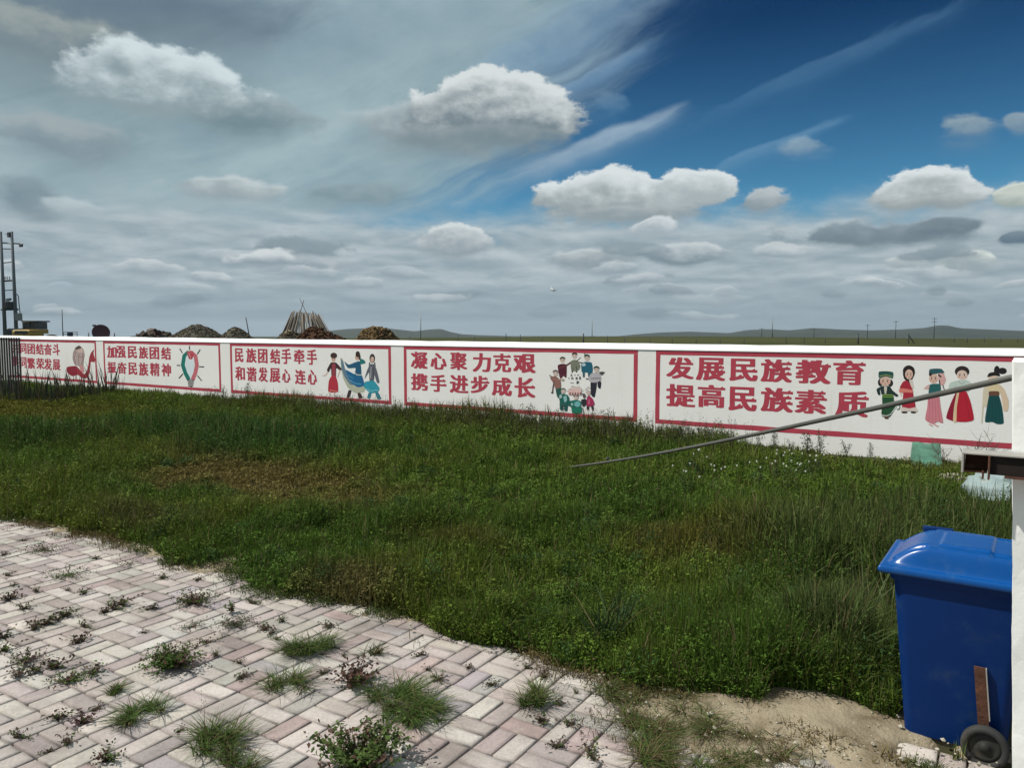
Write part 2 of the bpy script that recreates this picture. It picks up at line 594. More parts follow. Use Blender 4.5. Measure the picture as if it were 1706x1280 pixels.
M_white = mat('white_wall_paint', (0.83, 0.805, 0.775), 0.85, 0.2, var=0.035, vscale=0.9, dirt=(0.66, 0.63, 0.58), dscale=1.7, dlo=0.60, dhi=0.85, bump=0.25, bscale=26)
def rain_streaks(m):
    """faint grey runs below the coping and patchy repainting on the white face"""
    k = NT(m.node_tree)
    b = m.node_tree.nodes['Principled BSDF']
    src = b.inputs['Base Color'].links[0].from_socket
    tc = k.n('ShaderNodeTexCoord')
    mp = k.n('ShaderNodeMapping')
    mp.inputs['Scale'].default_value = (7.0, 1.0, 0.35)
    k.put(mp.inputs['Vector'], tc.outputs['Object'])
    n = k.noise(mp.outputs[0], 1.6, 5, 0.6)
    c = k.mix(k.m('MULTIPLY', k.mr(n, 0.55, 0.8), 0.30), src, (0.58, 0.55, 0.50, 1))
    n2 = k.noise(tc.outputs['Object'], 0.45, 3, 0.5)
    c = k.mix(k.m('MULTIPLY', k.mr(n2, 0.5, 0.56), 0.35), c, (0.86, 0.845, 0.82, 1))
    k.put(b.inputs['Base Color'], c)


rain_streaks(M_white)
M_cope = mat('white_coping_paint', (0.86, 0.85, 0.83), 0.8, 0.2, var=0.03, vscale=2, bump=0.2, bscale=20)
M_red = mat('red_mural_paint', (0.43, 0.052, 0.080), 0.75, 0.25, var=0.10, vscale=5)
M_mural = mat('mural_paint', (1, 1, 1), 0.75, 0.25, attr=True, var=0.06, vscale=7)
M_pillar = mat('pillar_plaster', (0.80, 0.80, 0.77), 0.85, 0.2, var=0.05, vscale=3, bump=0.3, bscale=18)
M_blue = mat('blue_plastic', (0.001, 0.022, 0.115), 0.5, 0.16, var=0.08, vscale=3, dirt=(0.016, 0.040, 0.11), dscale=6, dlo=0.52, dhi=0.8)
M_tyre = mat('grey_tyre', (0.038, 0.038, 0.037), 0.75, 0.2, var=0.2, vscale=20, dirt=(0.075, 0.065, 0.05), dscale=9)
M_rust = mat('rusty_steel', (0.085, 0.036, 0.022), 0.8, 0.3, var=0.35, vscale=18, dirt=(0.16, 0.07, 0.035), dscale=24, bump=0.5, bscale=60)
M_steelpaint = mat('worn_steel', (0.33, 0.31, 0.28), 0.55, 0.4, var=0.15, vscale=14, dirt=(0.15, 0.09, 0.06), dscale=18, dlo=0.6, dhi=0.75)
M_rod = mat('weathered_pipe', (0.080, 0.080, 0.070), 0.55, 0.4, var=0.15, vscale=9, dirt=(0.10, 0.08, 0.06), dscale=8)
M_iron = mat('black_iron', (0.022, 0.020, 0.024), 0.5, 0.4, var=0.2)
M_concrete = mat('pole_concrete', (0.115, 0.13, 0.145), 0.85, 0.2, var=0.1, vscale=4)
M_dark = mat('dark_metal', (0.045, 0.05, 0.058), 0.6, 0.4, var=0.2)
M_galv = mat('galvanised', (0.20, 0.22, 0.22), 0.5, 0.5, metal=0.3, var=0.15)
M_porc = mat('porcelain', (0.30, 0.26, 0.22), 0.3, 0.5)
M_yellow = mat('loader_yellow', (0.36, 0.23, 0.055), 0.6, 0.4, var=0.15, vscale=2, dirt=(0.16, 0.12, 0.07), dscale=2)
M_glass = mat('dark_glass', (0.02, 0.028, 0.03), 0.1, 0.5)
M_maroon = mat('maroon_dish', (0.060, 0.022, 0.028), 0.6, 0.4, var=0.15, vscale=4)
M_dung = mat('dried_dung', (0.15, 0.115, 0.085), 0.95, 0.1, var=0.45, vscale=2.5, dirt=(0.07, 0.05, 0.04), dscale=5, bump=0.6, bscale=9, attr=True)
M_twig = mat('weathered_wood', (1, 1, 1), 0.85, 0.2, attr=True, var=0.2, vscale=5)
M_leaf = mat('grass_leaf', (1, 1, 1), 0.7, 0.07, attr=True, trans=0.2)
M_net = mat('green_sheeting', (0.085, 0.215, 0.15), 0.5, 0.4, var=0.45, vscale=5, trans=0.25, bump=0.6, bscale=14)
M_sack = mat('woven_sack', (0.24, 0.30, 0.30), 0.6, 0.3, var=0.08, vscale=12, dirt=(0.32, 0.31, 0.26), dscale=4, bump=0.4, bscale=60)
M_stone = mat('pale_stone', (0.36, 0.33, 0.26), 0.9, 0.2, var=0.2, vscale=12, bump=0.6, bscale=30)
M_sand = mat('sandy_soil', (0.30, 0.25, 0.175), 0.95, 0.1, var=0.25, vscale=9, dirt=(0.15, 0.115, 0.072), dscale=3.2, dlo=0.42, dhi=0.70, bump=1.0, bscale=60)
M_joint = mat('joint_soil', (0.22, 0.185, 0.155), 0.95, 0.1, var=0.25, vscale=15)
M_lawnsoil = mat('lawn_soil', (0.045, 0.042, 0.022), 0.95, 0.1, var=0.4, vscale=3)
M_flower = mat('white_petal', (0.78, 0.76, 0.70), 0.7, 0.2, attr=False)
M_bird = mat('white_feather', (0.88, 0.88, 0.87), 0.7, 0.2)
M_bluepanel = mat('navy_panel', (0.025, 0.045, 0.075), 0.5, 0.4)


def paver_material():
    m = bpy.data.materials.new('paver_concrete')
    m.use_nodes = True
    k = NT(m.node_tree)
    b = m.node_tree.nodes['Principled BSDF']
    a = k.n('ShaderNodeVertexColor')
    a.layer_name = 'Col'
    tc = k.n('ShaderNodeTexCoord')
    vec = tc.outputs['Object']
    col = a.outputs['Color']
    # worn pale centre patches and dark grime with a shape of their own
    n1 = k.noise(vec, 5.5, 6, 0.62)
    col = k.mix(k.m('MULTIPLY', k.mr(n1, 0.5, 0.72), 0.55), col, (0.47, 0.425, 0.37, 1))
    n2 = k.noise(k.vm('ADD', vec, (3.7, 1.2, 0)), 1.6, 6, 0.65)
    col = k.mix(k.m('MULTIPLY', k.mr(n2, 0.44, 0.72), 0.66), col, (0.155, 0.122, 0.108, 1))
    n3 = k.noise(k.vm('ADD', vec, (9.7, 4.2, 0)), 60, 3, 0.6)
    cc = k.n('ShaderNodeCombineXYZ')
    f = k.mr(n3, 0.3, 0.7, 0.86, 1.1, smooth=False)
    for i in range(3):
        k.put(cc.inputs[i], f)
    col = k.mix(1.0, col, cc.outputs[0], 'MULTIPLY')
    k.put(b.inputs['Base Color'], col)
    b.inputs['Roughness'].default_value = 0.85
    b.inputs['Specular IOR Level'].default_value = 0.25
    bp = k.n('ShaderNodeBump')
    bp.inputs['Strength'].default_value = 0.35
    bp.inputs['Distance'].default_value = 0.006
    k.put(bp.inputs['Height'], k.noise(vec, 70, 5, 0.65))
    k.put(b.inputs['Normal'], bp.outputs[0])
    return m


M_paver = paver_material()

# ------------------------------------------------------------------ terrain
def zground(x, y):
    """steppe beyond the wall: level near by, then falling gently to a wide plain"""
    r = np.sqrt(x * x + y * y)
    z = -0.0171 * np.maximum(0, r - 95) * (1 - np.exp(-np.maximum(0, r - 95) / 220))
    z = z + (fbm(x / 90 + 3, y / 90, 3) - 0.5) * np.clip((r - 60) / 300, 0, 1) * 2.2
    return z


def terrain():
    radii = np.concatenate([np.linspace(0, 60, 13), np.geomspace(70, 9000, 62)])
    ang = np.linspace(0, 2 * math.pi, 181)[:-1]
    R, A = np.meshgrid(radii, ang, indexing='ij')
    x = R * np.cos(A)
    y = R * np.sin(A)
    z = zground(x, y) - 0.05
    z[R > 7500] = z[R > 7500] - 0.0
    V = np.stack([x.ravel(), y.ravel(), z.ravel()], 1)
    nr, na = R.shape
    i, j = np.meshgrid(np.arange(nr - 1), np.arange(na), indexing='ij')
    a = i * na + j
    b = i * na + (j + 1) % na
    Q = np.stack([a, a + na, b + na, b], -1).reshape(-1, 4)
    Q = Q[:, ::-1] if False else Q
    m = bpy.data.materials.new('steppe_grassland')
    m.use_nodes = True
    k = NT(m.node_tree)
    bs = m.node_tree.nodes['Principled BSDF']
    bs.inputs['Roughness'].default_value = 0.95
    bs.inputs['Specular IOR Level'].default_value = 0.1
    tc = k.n('ShaderNodeTexCoord')
    v = tc.outputs['Object']
    n1 = k.noise(v, 0.02, 6, 0.6)
    n2 = k.noise(v, 0.0035, 5, 0.6)
    n3 = k.noise(v, 0.6, 5, 0.6)
    c = k.mix(k.mr(n1, 0.35, 0.65), (0.036, 0.044, 0.012, 1), (0.062, 0.062, 0.020, 1))
    c = k.mix(k.mr(n2, 0.4, 0.62), c, (0.042, 0.052, 0.022, 1))
    c = k.mix(k.m('MULTIPLY', k.mr(n3, 0.4, 0.7), 0.4), c, (0.07, 0.06, 0.03, 1))
    k.put(bs.inputs['Base Color'], c)
    o = np_mesh('ground', V, Q, m, smooth=True)
    tag(o, 'wide green steppe ground reaching from the yard to the far hills', 'ground', kind='structure')


terrain()

RIDGE = [(-200, 556), (0, 560), (300, 566), (430, 564), (470, 560), (500, 556), (540, 552), (580, 548), (640, 546.5), (690, 552), (715, 549), (735, 548), (750, 553), (770, 557), (800, 558.5), (850, 560), (900, 563.5),
         (930, 563), (952, 560.5), (1000, 563), (1060, 557), (1100, 554), (1150, 552.5), (1185, 554), (1215, 555), (1245, 550), (1280, 548.5), (1315, 550.5), (1355, 546.5), (1400, 549), (1450, 550.5),
         (1500, 549), (1540, 546.5), (1562, 542), (1580, 542.5), (1600, 547), (1650, 549), (1706, 551.5), (1900, 548), (2100, 556)]


def hills():
    """two ranges of low rounded steppe hills, ridge height by bearing"""
    pts = []
    for px, py in RIDGE:
        r = ray(px, py)
        pts.append((math.atan2(r[0], r[1]), r[2] / math.hypot(r[0], r[1])))
    az = np.array([p[0] for p in pts])
    sl = np.array([p[1] for p in pts])
    A = np.linspace(az.min(), az.max(), 900)
    S = np.interp(A, az, sl)
    ker = np.hanning(9)
    ker /= ker.sum()
    S = np.convolve(np.pad(S, 4, mode='edge'), ker, 'valid')
    D = 6200.0
    prof_d = np.concatenate([np.linspace(3400, D, 26), np.linspace(D + 200, 8200, 8)])
    V = np.zeros((len(prof_d), len(A), 3))
    for i, d in enumerate(prof_d):
        x = d * np.sin(A)
        y = d * np.cos(A)
        zr = EYE + S * D
        zb = zground(np.full_like(A, 3400.0) * np.sin(A), 3400.0 * np.cos(A)) - 6
        if d <= D:
            t = (d - 3400) / (D - 3400)
            t = t * t * (3 - 2 * t)
            spur = (fbm(x / 420, y / 420, 4) - 0.5) * 26 * math.sin(math.pi * min(1, t)) * np.clip((zr - zb) / 60, 0, 1)
            z = zb + (zr - zb) * t + spur * (1 - t)
        else:
            t = (d - D) / (8200 - D)
            z = zr * (1 - t) + (zb - 30) * t
        V[i] = np.stack([x, y, z], 1)
    nr, na = len(prof_d), len(A)
    i, j = np.meshgrid(np.arange(nr - 1), np.arange(na - 1), indexing='ij')
    a = i * na + j
    Q = np.stack([a, a + 1, a + na + 1, a + na], -1).reshape(-1, 4)
    m = mat('hill_grass', (0.052, 0.072, 0.052), 0.95, 0.1)
    k = NT(m.node_tree)
    tc = k.n('ShaderNodeTexCoord')
    n1 = k.noise(tc.outputs['Object'], 0.0022, 6, 0.6)
    c = k.mix(k.mr(n1, 0.35, 0.65), (0.022, 0.035, 0.030, 1), (0.036, 0.048, 0.036, 1))
    k.put(m.node_tree.nodes['Principled BSDF'].inputs['Base Color'], c)
    o = np_mesh('hills', V.reshape(-1, 3), Q, m, smooth=True)
    tag(o, 'low grey green hills along the horizon behind the white wall', 'hills', kind='structure')


hills()

# ------------------------------------------------------------------ yard surfaces
EDGE_Y = 3.87
WALL_Y = 12.86


def edge_line(x):
    """where the lawn stops and the paving starts"""
    x = np.asarray(x, float)
    return EDGE_Y + (fbm(x * 1.7 + 9, x * 0 + 2, 3) - 0.5) * 0.34


def yard():
    # soil under the lawn, one sheet from the paving to the wall
    nx, ny = 140, 50
    xs = np.linspace(-46, 4, nx)
    ys = np.linspace(3.3, WALL_Y + 0.1, ny)
    X, Y = np.meshgrid(xs, ys, indexing='ij')
    Zg = 0.0 + 0.03 * (fbm(X * 0.8, Y * 0.8, 3) - 0.5) * np.clip((Y - 4) / 1.0, 0, 1) - 0.022 * np.clip((4.1 - Y) / 0.4, 0, 1)
    V = np.stack([X.ravel(), Y.ravel(), Zg.ravel()], 1)
    i, j = np.meshgrid(np.arange(nx - 1), np.arange(ny - 1), indexing='ij')
    a = i * ny + j
    Q = np.stack([a, a + ny, a + ny + 1, a + 1], -1).reshape(-1, 4)
    o = np_mesh('lawn_ground', V, Q, M_lawnsoil, smooth=True)
    tag(o, 'dark soil of the overgrown yard between paving and wall', 'ground', kind='structure')
    # bedding under the pavers
    mb = MB()
    mb.add([(-24, -3, -0.006), (6, -3, -0.006), (6, 4.1, -0.006), (-24, 4.1, -0.006)], [(0, 1, 2, 3)])
    o = mb.build('paving_bed', M_joint)
    tag(o, 'sandy bedding showing in the joints of the paving', 'paving', kind='structure')


yard()


def paving():
    """basket-weave pavers, two to a block, every paver with chamfered edges and its own tint"""
    B = 0.2325
    x0, y0 = -2.0705, 3.077
    pal = [(0.50, 0.452, 0.41), (0.475, 0.42, 0.383), (0.42, 0.36, 0.336), (0.365, 0.305, 0.287), (0.335, 0.282, 0.268), (0.38, 0.298, 0.28), (0.385, 0.347, 0.315), (0.365, 0.345, 0.312), (0.35, 0.312, 0.312), (0.42, 0.38, 0.35)]
    wts = np.array([3.0, 2.6, 2.2, 2.0, 1.2, 0.6, 1.2, 0.35, 0.5, 1.2])
    wts = wts / wts.sum()
    Vs, Fs, Cs = [], [], []
    base = 0
    r = np.random.default_rng(5)
    for bi in range(-90, 14):
        for bj in range(-26, 5):
            bx = x0 + bi * B
            by = y0 + bj * B
            cx, cy = bx + B / 2, by + B / 2
            if cx > 2.2 or cy > 4.05 or cy < -2.6:
                continue
            if cy > EDGE_Y + 0.12:
                continue
            # drop what could never be in view
            along = (bi + bj) % 2 == 0
            for h in range(2):
                g = 0.0035 + r.random() * 0.0025
                if along:
                    xa, xb = bx + g, bx + B - g
                    ya, yb = by + h * B / 2 + g, by + (h + 1) * B / 2 - g
                else:
                    xa, xb = bx + h * B / 2 + g, bx + (h + 1) * B / 2 - g
                    ya, yb = by + g, by + B - g
                zt = 0.018 + r.normal() * 0.0012
                sl = r.normal(0, 0.008, 2)
                rot = r.normal(0, 0.008)
                mx, my = (xa + xb) / 2, (ya + yb) / 2
                hx, hy = (xb - xa) / 2, (yb - ya) / 2
                ch = 0.0045
                P = []
                for (dx, dy, dz) in ((-hx, -hy, -0.02), (hx, -hy, -0.02), (hx, hy, -0.02), (-hx, hy, -0.02),
                                     (-hx, -hy, zt - ch), (hx, -hy, zt - ch), (hx, hy, zt - ch), (-hx, hy, zt - ch),
                                     (-hx + ch, -hy + ch, zt), (hx - ch, -hy + ch, zt), (hx - ch, hy - ch, zt), (-hx + ch, hy - ch, zt)):
                    jx, jy = r.normal(0, 0.0007, 2)
                    px = dx * math.cos(rot) - dy * math.sin(rot) + jx
                    py = dx * math.sin(rot) + dy * math.cos(rot) + jy
                    P.append((mx + px, my + py, dz + (sl[0] * dx + sl[1] * dy if dz > 0 else 0)))
                i1, i2 = r.uniform(0.012, 0.03, 2)
                for (dx, dy) in ((-hx + i1, -hy + i2), (hx - i2, -hy + i1), (hx - i1, hy - i2), (-hx + i2, hy - i1)):
                    P.append((mx + dx, my + dy, zt + 0.0007 + sl[0] * dx + sl[1] * dy))
                Vs += P
                for q in ((12, 13, 14, 15), (8, 9, 13, 12), (9, 10, 14, 13), (10, 11, 15, 14), (11, 8, 12, 15), (4, 5, 9, 8), (5, 6, 10, 9), (6, 7, 11, 10), (7, 4, 8, 11), (0, 1, 5, 4), (1, 2, 6, 5), (2, 3, 7, 6), (3, 0, 4, 7)):
                    Fs.append([base + i for i in q])
                # tend to pair one cream paver with one pinkish grey
                ci = r.choice(len(pal), p=wts)
                if h == 1 and r.random() < 0.45:
                    ci = r.choice([0, 1]) if last > 1 else r.choice([2, 3, 4, 5])
                last = ci
                c = np.array(pal[ci]) * (1 + r.normal(0, 0.06)) * (1 + r.normal(0, 0.015, 3))
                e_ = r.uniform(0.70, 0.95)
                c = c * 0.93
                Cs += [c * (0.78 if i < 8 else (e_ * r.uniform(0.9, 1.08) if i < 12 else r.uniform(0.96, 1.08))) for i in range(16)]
                base += 16
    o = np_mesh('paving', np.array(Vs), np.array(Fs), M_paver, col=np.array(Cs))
    tag(o, 'basket weave paving of cream and pinkish concrete bricks', 'paving', kind='structure')


paving()


def sand_patch():
    """sandy earth washed over the paving in front of the bin and along the lawn edge"""
    xs = np.arange(-14, 1.6, 0.03)
    ys = np.arange(2.2, 4.6, 0.03)
    X, Y = np.meshgrid(xs, ys, indexing='ij')
    n = fbm(X * 2.2 + 4, Y * 2.2, 5) - 0.5
    n2 = fbm(X * 9 + 1, Y * 9, 3) - 0.5
    main = 1.0 - np.sqrt(((X + 0.78) / 0.95) ** 2 + ((Y - 4.02) / 0.66) ** 2)
    strip = (Y - (EDGE_Y - 0.09)) * 2.6 - 0.30
    h = np.maximum(main * 0.075, np.minimum(strip, 0.6) * 0.06) + n * 0.13 + n2 * 0.03
    Zs = np.where(h > 0, 0.021 + np.minimum(h, 0.05) * 0.75, -0.03)
    keep = np.minimum(Zs, 0.065)
    V = np.stack([X.ravel(), Y.ravel(), keep.ravel()], 1)
    nx, ny = X.shape
    i, j = np.meshgrid(np.arange(nx - 1), np.arange(ny - 1), indexing='ij')
    a = i * ny + j
    Q = np.stack([a, a + ny, a + ny + 1, a + 1], -1).reshape(-1, 4)
    hh = h.ravel()[Q].max(1)
    Q = Q[hh > 0]
    used, inv = np.unique(Q, return_inverse=True)
    o = np_mesh('sandy_soil', V[used], inv.reshape(-1, 4), M_sand, smooth=True)
    tag(o, 'pale sandy soil spilled over the paving edge beside the blue bin', 'soil', kind='stuff')
    # little stones in it
    r = np.random.default_rng(9)
    mb = MB()
    for _ in range(420):
        x = r.uniform(-1.9, 0.1) if r.random() < 0.7 else r.uniform(-9, -1)
        y = r.uniform(3.4, 4.3) if x > -1.9 else EDGE_Y + r.uniform(-0.25, 0.1)
        s = 0.004 + 0.012 * r.random() ** 3
        P = []
        for a in range(6):
            P.append((x + s * math.cos(a * 1.047) * r.uniform(.7, 1.2), y + s * math.sin(a * 1.047) * r.uniform(.7, 1.2), 0.05 + r.uniform(-.2, .3) * s))
        P.append((x, y, 0.05 + s * 0.8))
        P.append((x, y, 0.05 - s))
        mb.add(P, [(a, (a + 1) % 6, 6) for a in range(6)] + [((a + 1) % 6, a, 7) for a in range(6)])
    o = mb.build('gravel', M_stone)
    tag(o, 'scattered small pale gravel lying on the sandy soil', 'gravel', kind='stuff')


sand_patch()

# ------------------------------------------------------------------ painted wall
wall = empty('painted_wall', (-20, WALL_Y, 0))
tag(wall, 'long low white wall painted with red framed slogan panels', 'wall')
WINV = Matrix.Translation((20, -WALL_Y, 0))


def wall_child(mb, name, mats, parent=wall, **kw):
    """mesh given in world coordinates, parented under the wall"""
    mb.v = [(p[0] + 20, p[1] - WALL_Y, p[2]) for p in mb.v]
    return mb.build(name, mats, parent, **kw)


WX0, WX1 = -46.0, 6.0
mb = MB()
nseg = 104
vs, fs = [], []
rr = np.random.default_rng(2)
for i in range(nseg + 1):
    x = WX0 + (WX1 - WX0) * i / nseg
    vs += [(x, WALL_Y, -0.1), (x, WALL_Y, 1.600), (x, WALL_Y + 0.24, 1.600), (x, WALL_Y + 0.24, -0.1)]
for i in range(nseg):
    a = i * 4
    fs += [(a, a + 4, a + 5, a + 1), (a + 1, a + 5, a + 6, a + 2), (a + 2, a + 6, a + 7, a + 3)]
fs += [(0, 1, 2, 3), (nseg * 4 + 3, nseg * 4 + 2, nseg * 4 + 1, nseg * 4)]
mb.add(vs, fs)
wall_child(mb, 'wall_body', M_white)
# coping: a rounded mortar cap, front leaning back so it catches the high sun
mb = MB()
vs, fs = [], []
prof = [(-0.012, 1.592), (-0.012, 1.612), (0.035, 1.655), (0.085, 1.690), (0.13, 1.702), (0.18, 1.690), (0.25, 1.612), (0.25, 1.592)]
np_ = len(prof)
for i in range(nseg + 1):
    x = WX0 + (WX1 - WX0) * i / nseg
    for (dy, z) in prof:
        vs.append((x, WALL_Y + dy, z + (rr.normal() * 0.004 if 1.62 < z else 0)))
for i in range(nseg):
    for j in range(np_ - 1):
        a = i * np_ + j
        fs.append((a, a + np_, a + np_ + 1, a + 1))
fs += [tuple(range(np_)), tuple(reversed(range(nseg * np_, nseg * np_ + np_)))]
mb.add(vs, fs)
wall_child(mb, 'coping', M_cope, smooth=False)


# --- lettering: heavy Song-like strokes made from the built-in font's outlines
def glyph_polys(chars):
    objs = []
    for ch in chars:
        cu = bpy.data.curves.new('glyph', 'FONT')
        cu.body = ch
        cu.size = 1.0
        o = bpy.data.objects.new('glyph', cu)
        C.objects.link(o)
        objs.append(o)
    bpy.context.view_layer.update()
    dg = bpy.context.evaluated_depsgraph_get()
    out = {}
    for ch, o in zip(chars, objs):
        c = o.evaluated_get(dg).to_curve(dg)
        polys = []
        for sp in c.splines:
            bp = sp.bezier_points
            n = len(bp)
            P = []
            for i in range(n):
                a, b = bp[i], bp[(i + 1) % n]
                p0, p1, p2, p3 = a.co, a.handle_right, b.handle_left, b.co
                P.append((p0.x, p0.y))
                ch_ = (p3 - p0).length
                if ch_ > 1e-6:
                    d = (p3 - p0) / ch_
                    dev = max(((p1 - p0) - d * (p1 - p0).dot(d)).length, ((p2 - p3) - d * (p2 - p3).dot(d)).length)
                    if dev > 0.004:
                        for t in (0.25, 0.5, 0.75):
                            q = p0 * (1 - t) ** 3 + p1 * 3 * t * (1 - t) ** 2 + p2 * 3 * t * t * (1 - t) + p3 * t ** 3
                            P.append((q.x, q.y))
            Q = [P[0]]
            for p in P[1:]:
                if math.hypot(p[0] - Q[-1][0], p[1] - Q[-1][1]) > 1e-4:
                    Q.append(p)
            if math.hypot(Q[0][0] - Q[-1][0], Q[0][1] - Q[-1][1]) < 1e-4:
                Q.pop()
            if len(Q) > 2:
                polys.append(np.array(Q))
        o.evaluated_get(dg).to_curve_clear()
        me = o.evaluated_get(dg).to_mesh()
        V = np.array([v.co[:2] for v in me.vertices])
        F = [tuple(p.vertices) for p in me.polygons]
        o.evaluated_get(dg).to_mesh_clear()
        out[ch] = (polys, V, F)
    for o in objs:
        cu = o.data
        bpy.data.objects.remove(o)
        bpy.data.curves.remove(cu)
    return out


def serifs(polys):
    """triangular flags at the right-hand end of thin horizontal strokes"""
    area = lambda P: 0.5 * float(np.sum(P[:, 0] * np.roll(P[:, 1], -1) - np.roll(P[:, 0], -1) * P[:, 1]))
    big = max(polys, key=lambda P: abs(area(P)))
    sgn = 1.0 if area(big) > 0 else -1.0
    tris = []
    for P in polys:
        n = len(P)
        for i in range(n):
            a, b = P[i], P[(i + 1) % n]
            d = b - a
            ln = np.linalg.norm(d)
            nrm = np.array([d[1], -d[0]]) / (ln + 1e-9) * sgn
            if nrm[0] > 0.93 and 0.04 < ln < 0.11:
                pr, nx = P[(i - 1) % n], P[(i + 2) % n]
                if pr[0] < a[0] - 0.06 and nx[0] < b[0] - 0.06:
                    top, bot = (a, b) if a[1] > b[1] else (b, a)
                    tris.append([top + np.array([-0.15, 0.0]), bot + np.array([0.035, 0.0]), top + np.array([-0.045, 0.075])])
    return tris


LINES = [
    # (panel, characters, [(x0, x1, y0, y1) in photo pixels])
]


def boxes(ox, oy, f, raw):
    return [(ox + a / f, ox + b / f, oy + c / f, oy + d / f) for a, b, c, d in raw]


P5 = (1080, 560, 4.374)
P4 = (660, 540, 4.062)
P3 = (370, 480, 5.17)
P2 = (0, 370, 4.13)
LINES += [
    (4, '发展民族教育', boxes(*P5, [(130, 332, 155, 312), (345, 560, 158, 325), (590, 798, 165, 330), (825, 1055, 170, 338), (1070, 1328, 175, 348), (1348, 1585, 178, 357)])),
    (4, '提高民族素质', boxes(*P5, [(130, 345, 352, 517), (358, 558, 356, 522), (590, 798, 372, 548), (820, 1058, 378, 555), (1075, 1310, 393, 567), (1365, 1608, 402, 590)])),
    (3, '凝心聚力克艰', boxes(*P4, [(98, 212, 188, 303), (232, 342, 197, 308), (365, 482, 195, 312), (515, 640, 197, 325), (655, 780, 200, 326), (795, 950, 203, 332)])),
    (3, '携手进步成长', boxes(*P4, [(98, 212, 335, 450), (230, 340, 343, 460), (360, 487, 347, 468), (505, 632, 350, 470), (648, 785, 362, 487), (803, 945, 363, 500)])),
    (2, '民族团结手牵手', boxes(*P3, [(113, 188, 520, 640), (208, 298, 520, 643), (310, 393, 525, 648), (410, 497, 527, 652), (515, 600, 522, 655), (618, 710, 530, 655), (730, 818, 530, 662)])),
    (2, '和谐发展心连心', boxes(*P3, [(113, 198, 677, 797), (212, 298, 682, 805), (312, 393, 683, 808), (407, 500, 690, 813), (520, 593, 700, 815), (625, 720, 705, 830), (738, 818, 705, 833)])),
    (1, '加强民族团结', boxes(*P2, [(737, 805, 853, 935), (805, 868, 853, 935), (880, 945, 855, 938), (955, 1020, 858, 940), (1030, 1097, 860, 945), (1110, 1178, 862, 948)])),
    (1, '振奋民族精神', boxes(*P2, [(740, 800, 962, 1040), (808, 872, 965, 1045), (883, 945, 968, 1052), (957, 1022, 968, 1058), (1033, 1100, 970, 1060), (1112, 1178, 975, 1062)])),
    (0, '共同团结奋斗', boxes(*P2, [(82, 132, 832, 900), (138, 182, 835, 905), (187, 240, 838, 910), (245, 300, 838, 913), (303, 358, 838, 916), (362, 413, 838, 918)])),
    (0, '共同繁荣发展', boxes(*P2, [(82, 132, 925, 997), (138, 182, 930, 1003), (187, 243, 935, 1010), (247, 302, 937, 1013), (305, 360, 940, 1017), (362, 415, 945, 1020)])),
]
allch = sorted(set(''.join(l[1] for l in LINES) + '五十六个民族是一家'))
GL = glyph_polys(allch)


def lay_char(mb, ch, box, off, bold=0.048, rise=0.016, ser=True, rs=None):
    polys, V, F = GL[ch]
    tris = serifs(polys) if ser else []
    lo, hi = V.min(0) - np.array([bold, rise]), V.max(0) + np.array([bold, rise])
    if hi[1] - lo[1] < 0.3:
        m_ = (hi[1] + lo[1]) / 2
        lo[1], hi[1] = m_ - 0.4, m_ + 0.4
    x0, x1, y0, y1 = box
    A = onY(x0, (y0 + y1) / 2, WALL_Y)
    B = onY(x1, (y0 + y1) / 2, WALL_Y)
    T = onY((x0 + x1) / 2, y0, WALL_Y)
    D = onY((x0 + x1) / 2, y1, WALL_Y)
    jx = rs.normal(0, 0.01) if rs is not None else 0

    def put(W_, o_):
        u = (W_[:, 0] - lo[0]) / (hi[0] - lo[0])
        v = (W_[:, 1] - lo[1]) / (hi[1] - lo[1])
        return np.stack([A[0] + (B[0] - A[0]) * u + jx, np.full(len(u), WALL_Y - o_), D[2] + (T[2] - D[2]) * v], 1)
    # the brush is broad: verticals come out much heavier than horizontals
    k_ = 0
    for sx in (-1.0, -0.34, 0.34, 1.0):
        for sy in ((-1.0, 1.0) if rise else (0.0,)):
            mb.add(put(V + np.array([bold * sx, rise * sy]), off + 0.00006 * k_), F)
            k_ += 1
    for t in tris:
        mb.add(put(np.array(t), off + 0.00006 * k_), [(0, 1, 2)])


PX = [(-28.87, -23.375), (-22.98, -17.43), (-17.03, -11.5), (-11.13, -5.63), (-5.285, 0.27)]
Z0, Z1 = 0.288, 1.592
panels = []
rj = np.random.default_rng(8)
for i, (xa, xb) in enumerate(PX):
    mb = MB()
    w = 0.078
    y = WALL_Y
    t = 0.0016
    def bar(x0, z0, x1, z1):
        n = max(2, int(max(abs(x1 - x0), abs(z1 - z0)) / 0.25))
        horiz = abs(x1 - x0) > abs(z1 - z0)
        vs, fs = [], []
        for q in range(n + 1):
            s = q / n
            j1, j2 = rj.normal(0, 0.0022, 2)
            if horiz:
                x = x0 + (x1 - x0) * s
                vs += [(x, y - t, z0 + j1), (x, y - t, z1 + j2)]
            else:
                z = z0 + (z1 - z0) * s
                vs += [(x0 + j1, y - t, z), (x1 + j2, y - t, z)]
            if q:
                b = 2 * q
                fs.append((b - 2, b, b + 1, b - 1) if horiz else (b - 2, b - 1, b + 1, b))
        mb.add(vs, fs)
    bar(xa, Z0, xb, Z0 + w)
    bar(xa, Z1 - w, xb, Z1)
    bar(xa, Z0 + w + 0.002, xa + w, Z1 - w - 0.002)
    bar(xb - w, Z0 + w + 0.002, xb, Z1 - w - 0.002)
    panels.append(wall_child(mb, 'panel_border', M_red))
for (pi, chars, bxs) in LINES:
    mb = MB()
    for ch, bx in zip(chars, bxs):
        lay_char(mb, ch, bx, 0.0014, rs=rj)
    wall_child(mb, 'slogan', M_red, panels[pi])


